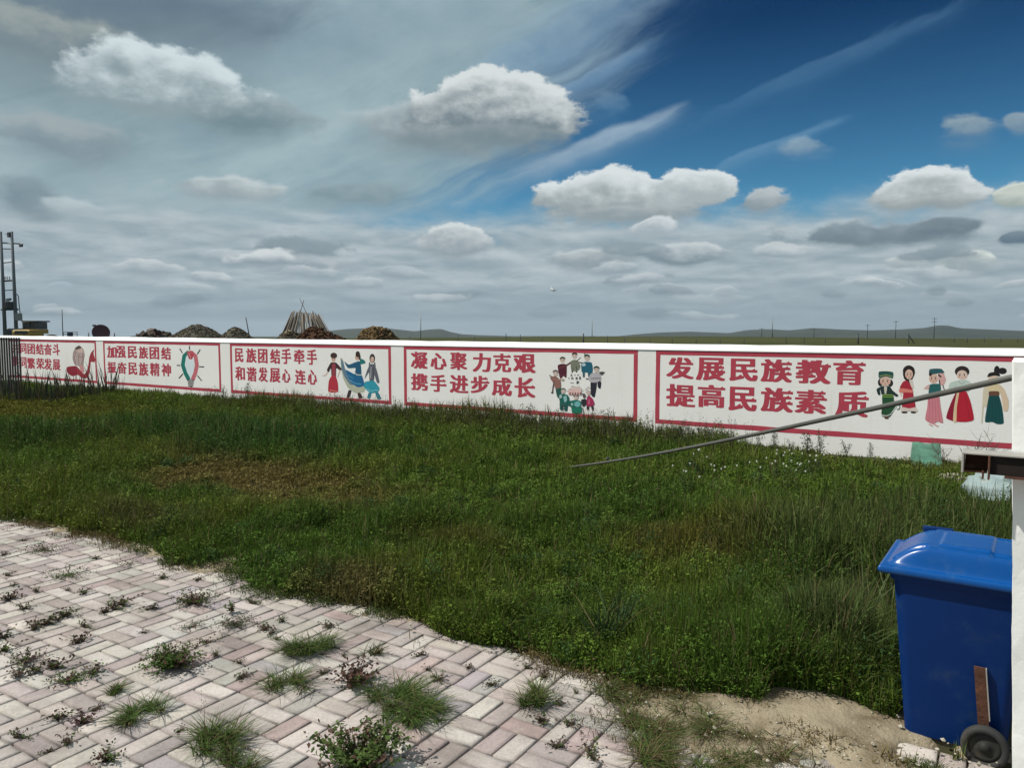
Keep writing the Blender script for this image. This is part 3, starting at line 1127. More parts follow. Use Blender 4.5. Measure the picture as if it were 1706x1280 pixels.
# --- painted figures on the panels (flat paint, each colour a layer 1.5 mm over the last)
def smooth_poly(pts, k=4):
    P = np.array(pts, float)
    n = len(P)
    out = []
    for i in range(n):
        p0, p1, p2, p3 = P[(i - 1) % n], P[i], P[(i + 1) % n], P[(i + 2) % n]
        for s in range(k):
            t = s / k
            c = 0.5 * ((2 * p1) + (-p0 + p2) * t + (2 * p0 - 5 * p1 + 4 * p2 - p3) * t * t + (-p0 + 3 * p1 - 3 * p2 + p3) * t ** 3)
            out.append(p1 * (1 - t) * 0.45 + p2 * t * 0.45 + c * 0.55)
    return out


class Paint:
    def __init__(s, ox, oy, f):
        s.ox, s.oy, s.f = ox, oy, f
        s.mb = MB()
        s.k = 0

    def _lay(s, pts, col):
        s.k += 1
        c = tuple(a * 0.88 for a in lin(*col))
        W3 = [onY(s.ox + x / s.f, s.oy + y / s.f, WALL_Y) for x, y in pts]
        off = 0.0014 + 0.00008 * s.k
        vs = [(p[0], WALL_Y - off, p[2]) for p in W3]
        tri = tessellate_polygon([[Vector((p[0], p[2], 0)) for p in vs]])
        s.mb.add(vs, [tuple(t) for t in tri], 0, c)

    def poly(s, pts, col, sm=True):
        s._lay(smooth_poly(pts) if sm else pts, col)

    def ell(s, cx, cy, rx, ry, col, n=18):
        s._lay([(cx + rx * math.cos(2 * math.pi * i / n), cy + ry * math.sin(2 * math.pi * i / n)) for i in range(n)], col)

    def line(s, pts, w, col):
        P = [np.array(p, float) for p in pts]
        L, R = [], []
        for i, p in enumerate(P):
            d = P[min(i + 1, len(P) - 1)] - P[max(i - 1, 0)]
            d /= np.linalg.norm(d) + 1e-9
            nrm = np.array([-d[1], d[0]]) * w / 2
            L.append(p + nrm)
            R.append(p - nrm)
        s._lay([tuple(q) for q in L + R[::-1]], col)

    def face(s, cx, cy, rx, ry, skin=(226, 190, 172)):
        s.ell(cx, cy, rx, ry, skin)
        for sx in (-1, 1):
            s.ell(cx + sx * rx * 0.42, cy + ry * 0.05, rx * 0.13, ry * 0.17, (60, 40, 38), 10)
            s.ell(cx + sx * rx * 0.6, cy + ry * 0.42, rx * 0.2, ry * 0.14, (226, 150, 140), 10)
            s.line([(cx + sx * rx * 0.2, cy - ry * 0.28), (cx + sx * rx * 0.65, cy - ry * 0.30)], ry * 0.07, (70, 48, 44))
        s.line([(cx - rx * 0.16, cy + ry * 0.52), (cx, cy + ry * 0.58), (cx + rx * 0.16, cy + ry * 0.52)], ry * 0.1, (180, 70, 76))

    def done(s, pi, name, label=None):
        o = wall_child(s.mb, name, M_mural, panels[pi], color=True)
        if label:
            o['label'] = label


def Z5():
    return Paint(1430, 570, 5.565)


SK = (226, 190, 172)
p = Z5()
p.ell(205, 375, 24, 36, (40, 44, 44)); p.ell(296, 380, 26, 34, (40, 44, 44))
p.face(250, 362, 50, 46)
p.poly([(190, 276), (252, 270), (322, 280), (318, 338), (255, 318), (192, 336)], (42, 84, 80)); p.line([(196, 318), (255, 303), (316, 322)], 7, (150, 165, 90))
p.poly([(205, 415), (250, 408), (296, 415), (326, 482), (270, 490), (215, 486)], (36, 56, 56))
p.poly([(210, 415), (168, 438), (183, 490), (205, 488), (200, 450)], (36, 56, 56)); p.poly([(284, 415), (330, 460), (372, 494), (352, 508), (312, 480)], (36, 56, 56))
p.poly([(238, 415), (266, 415), (258, 485), (246, 485)], (214, 205, 190))
p.poly([(225, 486), (320, 486), (332, 560), (340, 610), (292, 690), (215, 678), (222, 580)], (38, 82, 52))
p.line([(225, 490), (320, 492)], 7, (150, 178, 80)); p.line([(224, 508), (322, 510)], 6, (150, 178, 80))
p.line([(216, 676), (262, 686), (300, 670), (345, 608), (352, 580), (378, 585), (382, 615), (362, 624), (352, 604)], 9, (206, 206, 200)); p.line([(220, 690), (292, 692), (320, 650)], 5, (50, 50, 54))
p.line([(338, 584), (360, 572), (386, 592), (382, 622), (360, 628)], 6, (52, 48, 56)); p.ell(262, 702, 22, 12, (96, 66, 56))
p.done(4, 'painted_figure', 'painted girl in green dress and flat dark cap')
p = Z5()
p.ell(468, 270, 56, 54, (44, 36, 36)); p.poly([(416, 280), (424, 340), (462, 375), (482, 400), (492, 362), (518, 310), (522, 270)], (44, 36, 36))
p.face(470, 300, 36, 46)
p.poly([(414, 368), (450, 356), (478, 388), (498, 420), (508, 475), (532, 612), (470, 618), (404, 606), (416, 480), (384, 424)], (176, 44, 62))
p.poly([(470, 355), (500, 350), (512, 420), (498, 430)], (226, 210, 200)); p.poly([(376, 438), (420, 430), (505, 448), (505, 470), (440, 468), (384, 470)], (226, 134, 120))
p.line([(390, 470), (400, 500)], 9, SK)
p.poly([(404, 604), (470, 616), (534, 606), (552, 650), (470, 640), (394, 648)], (226, 208, 198)); p.ell(428, 652, 28, 9, (52, 48, 46)); p.ell(510, 652, 26, 9, (52, 48, 46))
p.line([(420, 520), (520, 540)], 4, (206, 90, 90))
p.done(4, 'painted_figure', 'painted girl with long braid in red robe')
p = Z5()
p.poly([(606, 430), (655, 392), (668, 440), (630, 440)], (224, 184, 182)); p.poly([(740, 300), (770, 282), (794, 296), (812, 352), (784, 405), (748, 380)], (224, 174, 170))
p.face(696, 336, 42, 50)
p.poly([(660, 254), (712, 246), (772, 250), (798, 286), (740, 290), (690, 300), (656, 300)], (44, 92, 100))
p.line([(740, 300), (768, 326)], 14, (50, 40, 42)); p.line([(750, 352), (762, 436)], 10, (50, 40, 42)); p.line([(782, 398), (792, 430), (812, 472)], 8, (50, 40, 42)); p.ell(668, 300, 14, 16, (50, 40, 42))
p.poly([(662, 398), (710, 388), (756, 392), (764, 488), (700, 500), (650, 500)], (42, 100, 100))
p.poly([(648, 500), (700, 498), (748, 496), (762, 600), (786, 750), (736, 738), (690, 760), (620, 720), (640, 600)], (216, 134, 144))
for q in range(4):
    p.line([(662 + q * 24, 510), (656 + q * 32, 735)], 4, (196, 110, 124))
p.line([(655, 760), (690, 780)], 9, (222, 150, 150)); p.line([(700, 762), (742, 784)], 9, (222, 150, 150))
p.done(4, 'painted_figure', 'painted girl in pink skirt with hand at her head')
p = Z5()
p.ell(962, 274, 68, 52, (52, 42, 42)); p.face(962, 306, 50, 44, (232, 204, 190))
p.poly([(850, 380), (900, 360), (960, 352), (1010, 355), (1070, 398), (1040, 440), (1006, 462), (905, 462), (838, 430)], (200, 214, 204)); p.line([(925, 360), (960, 392), (995, 360)], 6, (150, 160, 150)); p.line([(900, 400), (910, 460)], 4, (150, 160, 150)); p.line([(1010, 400), (1005, 460)], 4, (150, 160, 150))
p.poly([(908, 460), (955, 456), (1002, 460), (1042, 560), (1072, 718), (1000, 742), (900, 738), (814, 704), (852, 580)], (188, 36, 56))
p.poly([(908, 460), (925, 470), (880, 725), (850, 715), (814, 704), (852, 580)], (150, 30, 58))
p.poly([(916, 460), (936, 460), (914, 600), (908, 742), (878, 736), (888, 600)], (228, 200, 162)); p.line([(984, 480), (1036, 720)], 5, (160, 30, 50))
p.done(4, 'painted_figure', 'painted girl in wide red skirt with cream ribbon')
p = Z5()
p.ell(1255, 346, 52, 42, (226, 200, 180)); p.ell(1285, 266, 28, 46, (38, 34, 36)); p.ell(1336, 268, 40, 30, (38, 34, 36)); p.poly([(1196, 325), (1212, 288), (1260, 278), (1306, 290), (1314, 318), (1260, 312)], (38, 34, 36))
p.poly([(1195, 398), (1250, 388), (1318, 398), (1340, 462), (1300, 482), (1215, 482), (1168, 470)], (226, 206, 166))
p.poly([(1160, 430), (1200, 414), (1212, 480), (1192, 604), (1164, 600), (1150, 745), (1140, 740)], (222, 208, 184)); p.poly([(1306, 402), (1350, 432), (1392, 540), (1386, 636), (1348, 640), (1332, 540), (1318, 470)], (226, 200, 172))
p.poly([(1213, 495), (1256, 490), (1302, 495), (1332, 600), (1348, 752), (1290, 762), (1240, 742), (1174, 740), (1192, 600)], (22, 78, 80)); p.poly([(1214, 458), (1300, 458), (1304, 496), (1213, 496)], (112, 76, 60))
for q in range(4):
    p.line([(1228 + q * 20, 505), (1205 + q * 36, 735)], 4, (14, 60, 64))
p.done(4, 'painted_figure', 'painted girl in dark teal skirt with looped black hair')


def Z3():
    return Paint(370, 480, 5.17)


p = Z3()
p.face(960, 612, 19, 24); p.ell(962, 582, 29, 25, (70, 50, 46))
p.poly([(935, 645), (962, 640), (986, 645), (1032, 698), (1016, 712), (984, 690), (980, 762), (944, 762), (938, 692), (918, 726), (903, 706)], (66, 46, 50)); p.poly([(948, 656), (976, 656), (976, 752), (950, 752)], (156, 66, 78))
p.poly([(945, 756), (978, 756), (998, 820), (1000, 892), (960, 902), (914, 890), (920, 800)], (186, 52, 68)); p.line([(925, 880), (990, 890)], 5, (220, 150, 120))
p.line([(910, 722), (892, 752), (866, 756)], 8, SK); p.line([(935, 896), (934, 928)], 8, SK); p.line([(968, 898), (971, 930)], 8, SK); p.line([(1020, 705), (1005, 740), (996, 768)], 7, SK)
p.done(2, 'painted_figure', 'painted dancer in dark jacket and red skirt')
p = Z3()
p.poly([(1090, 880), (1116, 888), (1096, 944), (1074, 942)], (64, 50, 54)); p.poly([(1166, 905), (1190, 902), (1212, 946), (1178, 952)], (70, 52, 54))
p.poly([(1020, 600), (1042, 618), (1058, 690), (1102, 792), (1156, 850), (1230, 850), (1226, 892), (1152, 906), (1086, 862), (1045, 782), (1026, 690)], (188, 190, 168))
p.poly([(1024, 612), (1044, 640), (1066, 720), (1110, 800), (1140, 836), (1100, 830), (1050, 756), (1030, 690)], (104, 132, 152))
p.poly([(1062, 704), (1140, 742), (1202, 748), (1226, 838), (1170, 856), (1112, 812)], (30, 104, 150)); p.line([(1100, 790), (1140, 820), (1200, 830)], 8, (90, 160, 190)); p.line([(1085, 750), (1130, 780)], 6, (90, 160, 190))
p.poly([(1052, 632), (1092, 660), (1146, 640), (1190, 634), (1200, 752), (1142, 748), (1150, 690), (1084, 690)], (34, 92, 124)); p.poly([(1188, 608), (1224, 620), (1236, 646), (1192, 656)], (36, 120, 116))
p.line([(1145, 730), (1160, 748), (1200, 750)], 9, (206, 206, 200)); p.face(1163, 598, 18, 26); p.ell(1169, 570, 19, 26, (58, 44, 42)); p.ell(1185, 595, 8, 24, (58, 44, 42))
p.done(2, 'painted_figure', 'painted dancer in blue holding out a wide skirt')
p = Z3()
p.ell(1294, 606, 24, 40, (70, 60, 62)); p.face(1294, 616, 15, 24); p.line([(1272, 640), (1268, 680)], 10, (90, 84, 88)); p.line([(1314, 640), (1318, 680)], 10, (90, 84, 88))
p.poly([(1264, 900), (1288, 902), (1276, 952), (1250, 946)], (58, 132, 150)); p.poly([(1318, 896), (1342, 894), (1372, 954), (1338, 956)], (58, 132, 150))
p.poly([(1276, 658), (1312, 658), (1336, 720), (1356, 812), (1334, 816), (1312, 748), (1308, 792), (1270, 792), (1266, 726), (1228, 782), (1248, 712)], (100, 104, 114)); p.line([(1284, 680), (1280, 780)], 5, (190, 190, 186)); p.line([(1302, 680), (1304, 780)], 5, (50, 50, 56)); p.line([(1272, 800), (1310, 802)], 10, (46, 50, 58))
p.poly([(1270, 800), (1312, 802), (1356, 862), (1344, 892), (1290, 906), (1244, 880), (1220, 850), (1228, 812)], (52, 156, 176)); p.line([(1235, 866), (1290, 888), (1344, 876)], 6, (130, 200, 208))
p.done(2, 'painted_figure', 'painted woman in grey top and turquoise skirt')

# light bulb made of two joined hands
p = Paint(0, 370, 4.13)
p.ell(1310, 985, 50, 85, (226, 236, 240)); p.poly([(1290, 1040), (1330, 1040), (1325, 1088), (1300, 1088)], (226, 236, 240))
p.line([(1300, 893), (1268, 920), (1258, 985), (1276, 1040), (1300, 1086)], 27, (28, 122, 112)); p.line([(1314, 895), (1345, 922), (1355, 985), (1344, 1040), (1325, 1086)], 27, (206, 112, 122))
p.ell(1312, 905, 26, 20, (200, 92, 104)); p.poly([(1292, 905), (1332, 912), (1322, 944), (1300, 942)], (188, 70, 84)); p.line([(1300, 905), (1314, 935)], 4, (226, 180, 180))
for q in range(4):
    p.line([(1290 + 2 * q, 1089 + 13 * q), (1336 - 2 * q, 1091 + 13 * q)], 8, (52, 46, 50))
p.poly([(1304, 1128), (1324, 1129), (1316, 1140)], (52, 46, 50), False)
for a, b in (((1237, 870), (1255, 902)), ((1304, 853), (1304, 880)), ((1378, 878), (1357, 910)), ((1217, 987), (1241, 987)), ((1370, 996), (1405, 997)), ((1259, 1044), (1232, 1076)), ((1359, 1057), (1388, 1093))):
    p.line([a, b], 7, (56, 50, 58))
p.done(1, 'painted_light_bulb')

# rider on a long-necked red animal
p = Paint(0, 520, 7.113)
p.line([(962, 770), (968, 832)], 12, (110, 40, 50)); p.line([(1046, 770), (1052, 850)], 12, (110, 40, 50)); p.line([(905, 740), (898, 800)], 10, (110, 40, 50))
p.poly([(788, 658), (832, 644), (900, 640), (938, 672), (962, 702), (1000, 736), (1030, 700), (1048, 620), (1058, 540), (1080, 480), (1116, 444), (1108, 490), (1128, 562), (1118, 596), (1078, 590), (1070, 650), (1060, 724), (1038, 782), (980, 786), (922, 746), (858, 762), (798, 722)], (162, 54, 66))
p.poly([(790, 660), (850, 650), (905, 645), (915, 735), (860, 752), (802, 716)], (150, 36, 56))
p.poly([(930, 402), (984, 430), (1004, 500), (990, 580), (984, 652), (958, 642), (930, 642), (888, 628), (862, 560), (866, 480), (892, 430)], (192, 168, 166))
p.ell(950, 455, 34, 32, (214, 186, 176)); p.poly([(888, 428), (936, 396), (968, 420), (948, 436), (905, 446)], (92, 80, 76))
for a in ([(905, 470), (880, 540), (900, 620)], [(940, 490), (930, 560), (940, 640)], [(975, 490), (985, 560), (960, 640)], [(920, 520), (965, 540), (990, 520)], [(900, 440), (870, 500), (866, 560), (890, 628)], [(1000, 500), (990, 570), (984, 640)]):
    p.line(a, 5, (116, 90, 90))
p.poly([(940, 640), (985, 640), (1000, 720), (960, 700)], (214, 150, 150))
p.done(0, 'painted_rider')

# ring of children round a small gate
p = Paint(890, 570, 9.846)


def kid(hx, hy, r, hat, body, bcol, legs=None, lcol=(60, 60, 66), skin=(216, 196, 184)):
    if legs:
        for l in legs:
            p.poly(l, lcol)
    p.poly(body, bcol)
    p.ell(hx, hy, r, r * 1.15, skin)
    for sx in (-1, 1):
        p.ell(hx + sx * r * 0.38, hy, r * 0.13, r * 0.15, (60, 44, 44), 8)
    p.poly([(hx - r * 1.05, hy - r * 0.2), (hx - r * 0.9, hy - r * 0.95), (hx, hy - r * 1.35), (hx + r * 0.95, hy - r * 0.95), (hx + r * 1.05, hy - r * 0.2), (hx, hy - r * 0.62)], hat)


kid(465, 295, 42, (84, 72, 66), [(385, 385), (450, 358), (530, 370), (535, 480), (528, 590), (480, 560), (430, 605), (400, 500)], (88, 36, 52))
p.line([(408, 430), (520, 390), (640, 310)], 26, (104, 58, 58)); p.line([(400, 560), (525, 540)], 8, (130, 60, 70))
kid(662, 225, 42, (76, 62, 62), [(600, 320), (660, 290), (720, 310), (760, 400), (720, 470), (610, 470)], (128, 132, 114), [[(612, 460), (640, 465), (636, 500), (614, 500)], [(684, 460), (708, 465), (704, 496), (682, 494)]])
p.line([(690, 320), (762, 252)], 10, (80, 70, 66)); p.line([(630, 420), (640, 460)], 10, (60, 60, 60)); p.line([(690, 400), (700, 455)], 10, (60, 60, 60))
p.line([(735, 330), (790, 345), (775, 400)], 18, (52, 58, 62))
kid(865, 258, 44, (42, 72, 66), [(776, 350), (840, 325), (940, 335), (962, 440), (945, 540), (880, 500), (780, 490)], (34, 100, 122), [[(795, 480), (830, 485), (828, 575), (800, 575)], [(880, 480), (935, 500), (945, 560), (890, 575)]], (60, 96, 106))
p.poly([(780, 370), (820, 340), (850, 380), (800, 400)], (190, 206, 214)); p.line([(820, 190), (850, 215)], 14, (42, 72, 66))
kid(1022, 450, 44, (50, 74, 66), [(930, 520), (1000, 500), (1080, 520), (1100, 620), (1020, 665), (925, 660), (890, 600)], (190, 184, 188), [[(930, 650), (1025, 650), (1020, 760), (990, 905), (940, 880), (925, 760)], [(1040, 610), (1100, 660), (1085, 765), (1045, 740)]], (46, 44, 58))
p.line([(930, 600), (1090, 595)], 10, (60, 58, 66)); p.poly([(1060, 500), (1110, 485), (1160, 495), (1110, 545)], (84, 76, 80)); p.line([(890, 610), (850, 600)], 16, (60, 60, 70))
kid(350, 510, 42, (110, 96, 92), [(280, 570), (350, 560), (430, 620), (440, 745), (350, 765), (320, 680), (265, 600)], (152, 108, 98), [[(352, 758), (440, 750), (446, 840), (425, 915), (380, 905)]], (40, 92, 82))
p.line([(330, 640), (310, 740), (300, 830)], 20, (110, 84, 84)); p.ell(296, 830, 20, 12, (70, 56, 56)); p.line([(250, 545), (300, 580)], 16, (104, 92, 84)); p.line([(390, 610), (470, 620)], 16, (190, 160, 140)); p.ell(470, 618, 26, 22, (196, 176, 160))
kid(478, 800, 36, (104, 110, 104), [(425, 870), (480, 850), (550, 870), (580, 930), (545, 1000), (430, 1000), (410, 910)], (34, 100, 92), [[(420, 985), (480, 985), (470, 1115), (425, 1110)], [(490, 985), (560, 985), (540, 1130), (495, 1120)]], (30, 92, 90))
p.poly([(480, 900), (530, 880), (540, 960), (500, 990)], (150, 196, 196)); p.ell(435, 895, 24, 30, (176, 200, 196))
p.poly([(540, 950), (620, 975), (610, 1060), (545, 1030)], (28, 96, 88)); p.poly([(770, 950), (850, 935), (870, 1010), (800, 1065)], (44, 52, 52))
kid(685, 905, 38, (44, 38, 42), [(600, 970), (680, 950), (770, 975), (760, 1070), (610, 1070)], (38, 118, 106))
p.ell(710, 1020, 50, 46, (120, 184, 184)); p.ell(622, 1022, 16, 18, (190, 216, 200)); p.poly([(608, 1066), (784, 1072), (778, 1168), (700, 1174), (622, 1165)], (28, 124, 100), False); p.line([(606, 1066), (790, 1076)], 14, (44, 90, 84)); p.line([(795, 1080), (812, 1170)], 8, (60, 84, 84)); p.ell(690, 850, 30, 14, (44, 38, 42))
kid(890, 830, 36, (206, 200, 196), [(870, 900), (910, 885), (960, 930), (990, 1020), (930, 1055), (860, 1040)], (170, 48, 92), [[(865, 1040), (900, 1050), (895, 1110), (862, 1105)], [(935, 1045), (972, 1045), (975, 1115), (948, 1115)]], (70, 46, 54))
p.line([(838, 790), (890, 735), (934, 780)], 8, (96, 80, 78)); p.poly([(790, 850), (830, 845), (850, 890), (810, 920)], (96, 84, 80)); p.line([(905, 940), (900, 1020)], 18, (206, 120, 140))
# gate outline with lanterns
p.poly([(562, 800), (600, 760), (740, 752), (780, 795), (770, 870), (560, 865)], (232, 196, 190), False)
p.line([(528, 802), (568, 800), (568, 772), (602, 770), (602, 742), (642, 740), (642, 718), (612, 716)], 6, (120, 86, 82)); p.line([(740, 716), (742, 732), (640, 736)], 6, (92, 72, 70)); p.line([(742, 748), (772, 752), (776, 786), (812, 800)], 6, (120, 86, 82))
for q in range(5):
    p.ell(592 + q * 43, 845 + (q % 2) * 3, 14, 15, (122, 40, 46)); p.line([(592 + q * 43, 826), (592 + q * 43, 834)], 5, (90, 50, 50))
p.done(3, 'painted_ring_of_children')
mb = MB()
gz = (890, 570, 9.846)
rows = [('五十六', [(592, 630, 528, 562), (652, 686, 528, 560), (704, 742, 526, 560)]),
        ('个民族是', [(556, 588, 582, 618), (608, 646, 578, 618), (676, 716, 574, 618), (732, 770, 570, 618)]),
        ('一家', [(592, 652, 640, 706), (690, 742, 636, 690)])]
for chs, raw in rows:
    for ch, bx in zip(chs, boxes(*gz, raw)):
        lay_char(mb, ch, bx, 0.0016, 0.022, 0.012, False)
wall_child(mb, 'painted_motto', mat('dark_lettering_paint', (0.055, 0.045, 0.045), 0.8, 0.2), panels[3])


# ------------------------------------------------------------------ things on the right: pillar, bracket, pipe, bin
def rounded_rect(hx, hy, r, n=5):
    pts = []
    for cx, cy, a0 in ((hx - r, hy - r, 0), (-hx + r, hy - r, 90), (-hx + r, -hy + r, 180), (hx - r, -hy + r, 270)):
        for i in range(n + 1):
            a = math.radians(a0 + 90 * i / n)
            pts.append((cx + r * math.cos(a), cy + r * math.sin(a)))
    return pts


# plastered pillar, a little out of plumb
mb = MB()
nz = 26
vs, fs = [], []
rp = np.random.default_rng(4)
ring = []
for k_ in range(10):
    ring.append((k_ / 10, 0))
for k_ in range(10):
    ring.append((1, k_ / 10))
for k_ in range(10):
    ring.append((1 - k_ / 10, 1))
for k_ in range(10):
    ring.append((0, 1 - k_ / 10))
for i in range(nz + 1):
    z = 1.885 * i / nz
    xl = 0.078 - 0.074 * z / 1.885
    for (u, v) in ring:
        x = xl + u * 0.42
        y = 2.98 + v * 0.40
        e = (fbm(np.array([x * 9 + y * 5]), np.array([z * 7]), 3)[0] - 0.5) * 0.010
        vs.append((x + (e if u in (0, 1) else 0), y + (e if v in (0, 1) else 0), z - 0.02 if i == 0 else z + e * (i == nz)))
m_ = len(ring)
for i in range(nz):
    for j in range(m_):
        a, b = i * m_ + j, i * m_ + (j + 1) % m_
        fs.append((a, b, b + m_, a + m_))
vs.append((0.21, 3.18, 1.888))
for j in range(m_):
    fs.append((nz * m_ + j, nz * m_ + (j + 1) % m_, len(vs) - 1))
mb.add(vs, fs)
pil = mb.build('pillar', M_pillar, smooth=False)
tag(pil, 'white plastered gate pillar standing at the right edge in front of the bin', 'pillar')

# rusty channel bracket across the pillar's front face
br = empty('steel_bracket', (0.1, 2.9, 1.55))
tag(br, 'rusty open steel channel bracket fixed across the white pillar', 'bracket')


def local(mb, o):
    mb.v = [(p[0] - o.location[0], p[1] - o.location[1], p[2] - o.location[2]) for p in mb.v]
    return mb


YB0, YB1 = 2.885, 2.972
mb = MB()
mb.box((-0.124, YB0, 1.588), (0.46, YB1, 1.594))       # top flange
mb.box((-0.124, YB0, 1.527), (-0.117, YB1, 1.5875))      # end plate
local(mb, br).build('flange', M_steelpaint, br, bevel=0.0015)
mb = MB()
mb.box((-0.1165, YB1 - 0.006, 1.530), (0.46, YB1 - 0.0005, 1.5875))
mb.box((-0.1165, YB0 + 0.022, 1.527), (-0.052, YB1 - 0.007, 1.532))
mb.box((-0.004, YB0 + 0.004, 1.519), (0.46, YB1 - 0.007, 1.526))
local(mb, br).build('back_plate', M_rust, br)
mb = MB()
mb.box((-0.050, YB0, 1.510), (-0.044, YB1 - 0.007, 1.5875))
mb.box((-0.066, YB0 + 0.01, 1.510), (-0.0605, YB0 + 0.05, 1.536))
local(mb, br).build('divider', M_rust, br, bevel=0.001)
mb = MB()
mb.box((-0.0435, YB0 + 0.012, 1.5265), (0.46, YB0 + 0.016, 1.5875))
local(mb, br).build('face_plate', mat('black_rust', (0.018, 0.013, 0.011), 0.85, 0.2, var=0.3, vscale=12, dirt=(0.05, 0.028, 0.02), dscale=14), br)

# long pipe running from the pillar down into the grass
p0 = np.array([0.10, 3.86, 1.838])
near = ray(1686, 627)
pN = atD(1686, 627, 3.25)
pF = atD(975, 772, 9.45)
d = (pF - pN) / np.linalg.norm(pF - pN)
pS = pN - d * 0.32
tE = (0.02 - pF[2]) / d[2]
pE = pF + d * tE
mb = MB()
npt = 12
pts = [pS + (pE - pS) * t / npt + np.array([0, 0, -0.05 * math.sin(math.pi * t / npt)]) for t in range(npt + 1)]
off = atD(1686, 627, 3.25)
rod = empty('metal_pipe', tuple(pE))
tag(rod, 'long grey metal pipe slanting from the pillar down into the tall grass', 'pipe')
local(mb.tube(pts, 0.0138, 12), rod).build('pipe_shaft', M_rod, rod, smooth=True)
mb = MB()
q = pF - d * 0.9
mb.tube([q - d * 0.02, q + d * 0.02], 0.0175, 12)
local(mb, rod).build('collar', M_rod, rod, smooth=False)


# ---- blue wheeled bin, seen from its side
def make_bin():
    root = empty('wheelie_bin', (-0.16, 4.28, 0.03))
    tag(root, 'blue plastic wheeled rubbish bin with closed lid beside the white pillar', 'bin')
    ox, oy = -0.16, 4.28
    # body: tapered rounded box
    mb = MB()
    levels = [(0.045, 0.205, 0.180, 0.03), (0.0, 0.212, 0.188, 0.04), (0.06, 0.216, 0.194, 0.045), (0.30, 0.236, 0.209, 0.05), (0.62, 0.262, 0.228, 0.05), (0.76, 0.274, 0.237, 0.05),
              (0.762, 0.290, 0.252, 0.055), (0.80, 0.292, 0.254, 0.055), (0.802, 0.278, 0.240, 0.05)]
    vs, fs = [], []
    nn = None
    for li, (z, hx, hy, r) in enumerate(levels):
        cx = 0.005 * (1 - z / 0.8)
        ringp = rounded_rect(hx, hy, r, 6)
        nn = len(ringp)
        vs += [(x + cx, y, z) for x, y in ringp]
    for i in range(len(levels) - 1):
        for j in range(nn):
            a, b = i * nn + j, i * nn + (j + 1) % nn
            fs.append((a, b, b + nn, a + nn))
    fs.append(tuple(reversed(range(nn))))
    mb.add(vs, fs)
    # shallow moulded panel on the near side
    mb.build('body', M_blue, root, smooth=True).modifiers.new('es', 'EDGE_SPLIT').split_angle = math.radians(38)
    # lid: domed, long fall towards the front (left), lip all round
    nx, ny = 60, 54
    X0, X1, Y0, Y1 = -0.335, 0.300, -0.280, 0.280
    vs, fs = [], []
    def lidz(u, v):
        x = X0 + (X1 - X0) * u
        y = Y0 + (Y1 - Y0) * v
        f = min(1, max(0, x - X0 - 0.03) / 0.17)
        f = 1 - (1 - f) ** 1.7
        e = min(1, max(0, min(y - Y0, Y1 - y) - 0.034) / 0.05)
        e = 1 - (1 - e) ** 2.0
        b = min(1, (X1 - x) / 0.05)
        z = 0.823 + 0.108 * f * e * (0.5 + 0.5 * b)
        # rim ledge
        if min(x - X0, y - Y0, Y1 - y) < 0.034:
            z = 0.823 + 0.008 * min(1, min(x - X0, y - Y0, Y1 - y) / 0.012)
        # pressed-in hand grips near the front corners, raised centre field
        for sy in (-1, 1):
            if -0.272 < x < -0.135 and 0.150 < sy * y < 0.205:
                z -= 0.020
        if -0.09 < x < 0.20 and abs(y) < 0.135:
            z += 0.008
        if 0.13 < x < 0.27 and abs(y) < 0.2:
            z -= 0.012
        return z
    for i in range(nx + 1):
        for j in range(ny + 1):
            u, v = i / nx, j / ny
            vs.append((X0 + (X1 - X0) * u, Y0 + (Y1 - Y0) * v, lidz(u, v)))
    for i in range(nx):
        for j in range(ny):
            a = i * (ny + 1) + j
            fs.append((a, a + ny + 1, a + ny + 2, a + 1))
    # skirt
    rim = [i * (ny + 1) for i in range(nx + 1)] + [nx * (ny + 1) + j for j in range(1, ny + 1)] + [i * (ny + 1) + ny for i in range(nx - 1, -1, -1)] + [j for j in range(ny - 1, 0, -1)]
    b0 = len(vs)
    for q in rim:
        x, y, z = vs[q]
        vs.append((x * 1.002, y * 1.004, z - 0.031))
    n = len(rim)
    for q in range(n):
        fs.append((rim[q], rim[(q + 1) % n], b0 + (q + 1) % n, b0 + q))
    b1 = len(vs)
    for q in rim:
        x, y, z = vs[q]
        vs.append((x * 0.93, y * 0.92, z - 0.030))
    for q in range(n):
        fs.append((b0 + q, b0 + (q + 1) % n, b1 + (q + 1) % n, b1 + q))
    mb = MB().add(vs, fs)
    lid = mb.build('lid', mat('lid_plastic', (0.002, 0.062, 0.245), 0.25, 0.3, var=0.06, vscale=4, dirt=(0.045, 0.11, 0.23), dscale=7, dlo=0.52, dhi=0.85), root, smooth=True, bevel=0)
    sd = lid.modifiers.new('sub', 'SUBSURF')
    sd.levels = sd.render_levels = 1
    # raised rib along the far long edge of the lid
    mb = MB()
    mb.box((-0.20, 0.212, 0.905), (-0.06, 0.236, 0.934))
    mb.build('lid_rib', M_blue, lid, bevel=0.006)
    # rear handle and hinges
    mb = MB()
    mb.tube([(0.30, -0.20, 0.80), (0.355, -0.20, 0.825), (0.355, 0.20, 0.825), (0.30, 0.20, 0.80)], 0.016, 10)
    mb.build('handle', M_blue, root, smooth=True)
    for sy in (-1, 1):
        mb = MB()
        mb.tube([(0.300, sy * 0.13 - 0.03, 0.815), (0.300, sy * 0.13 + 0.03, 0.815)], 0.018, 12)
        mb.build('hinge', M_blue, root, smooth=True)
    # wheels on an axle at the rear
    mb = MB()
    mb.tube([(0.135, -0.272, 0.062), (0.135, 0.272, 0.062)], 0.010, 10)
    mb.build('axle', M_dark, root, smooth=True)
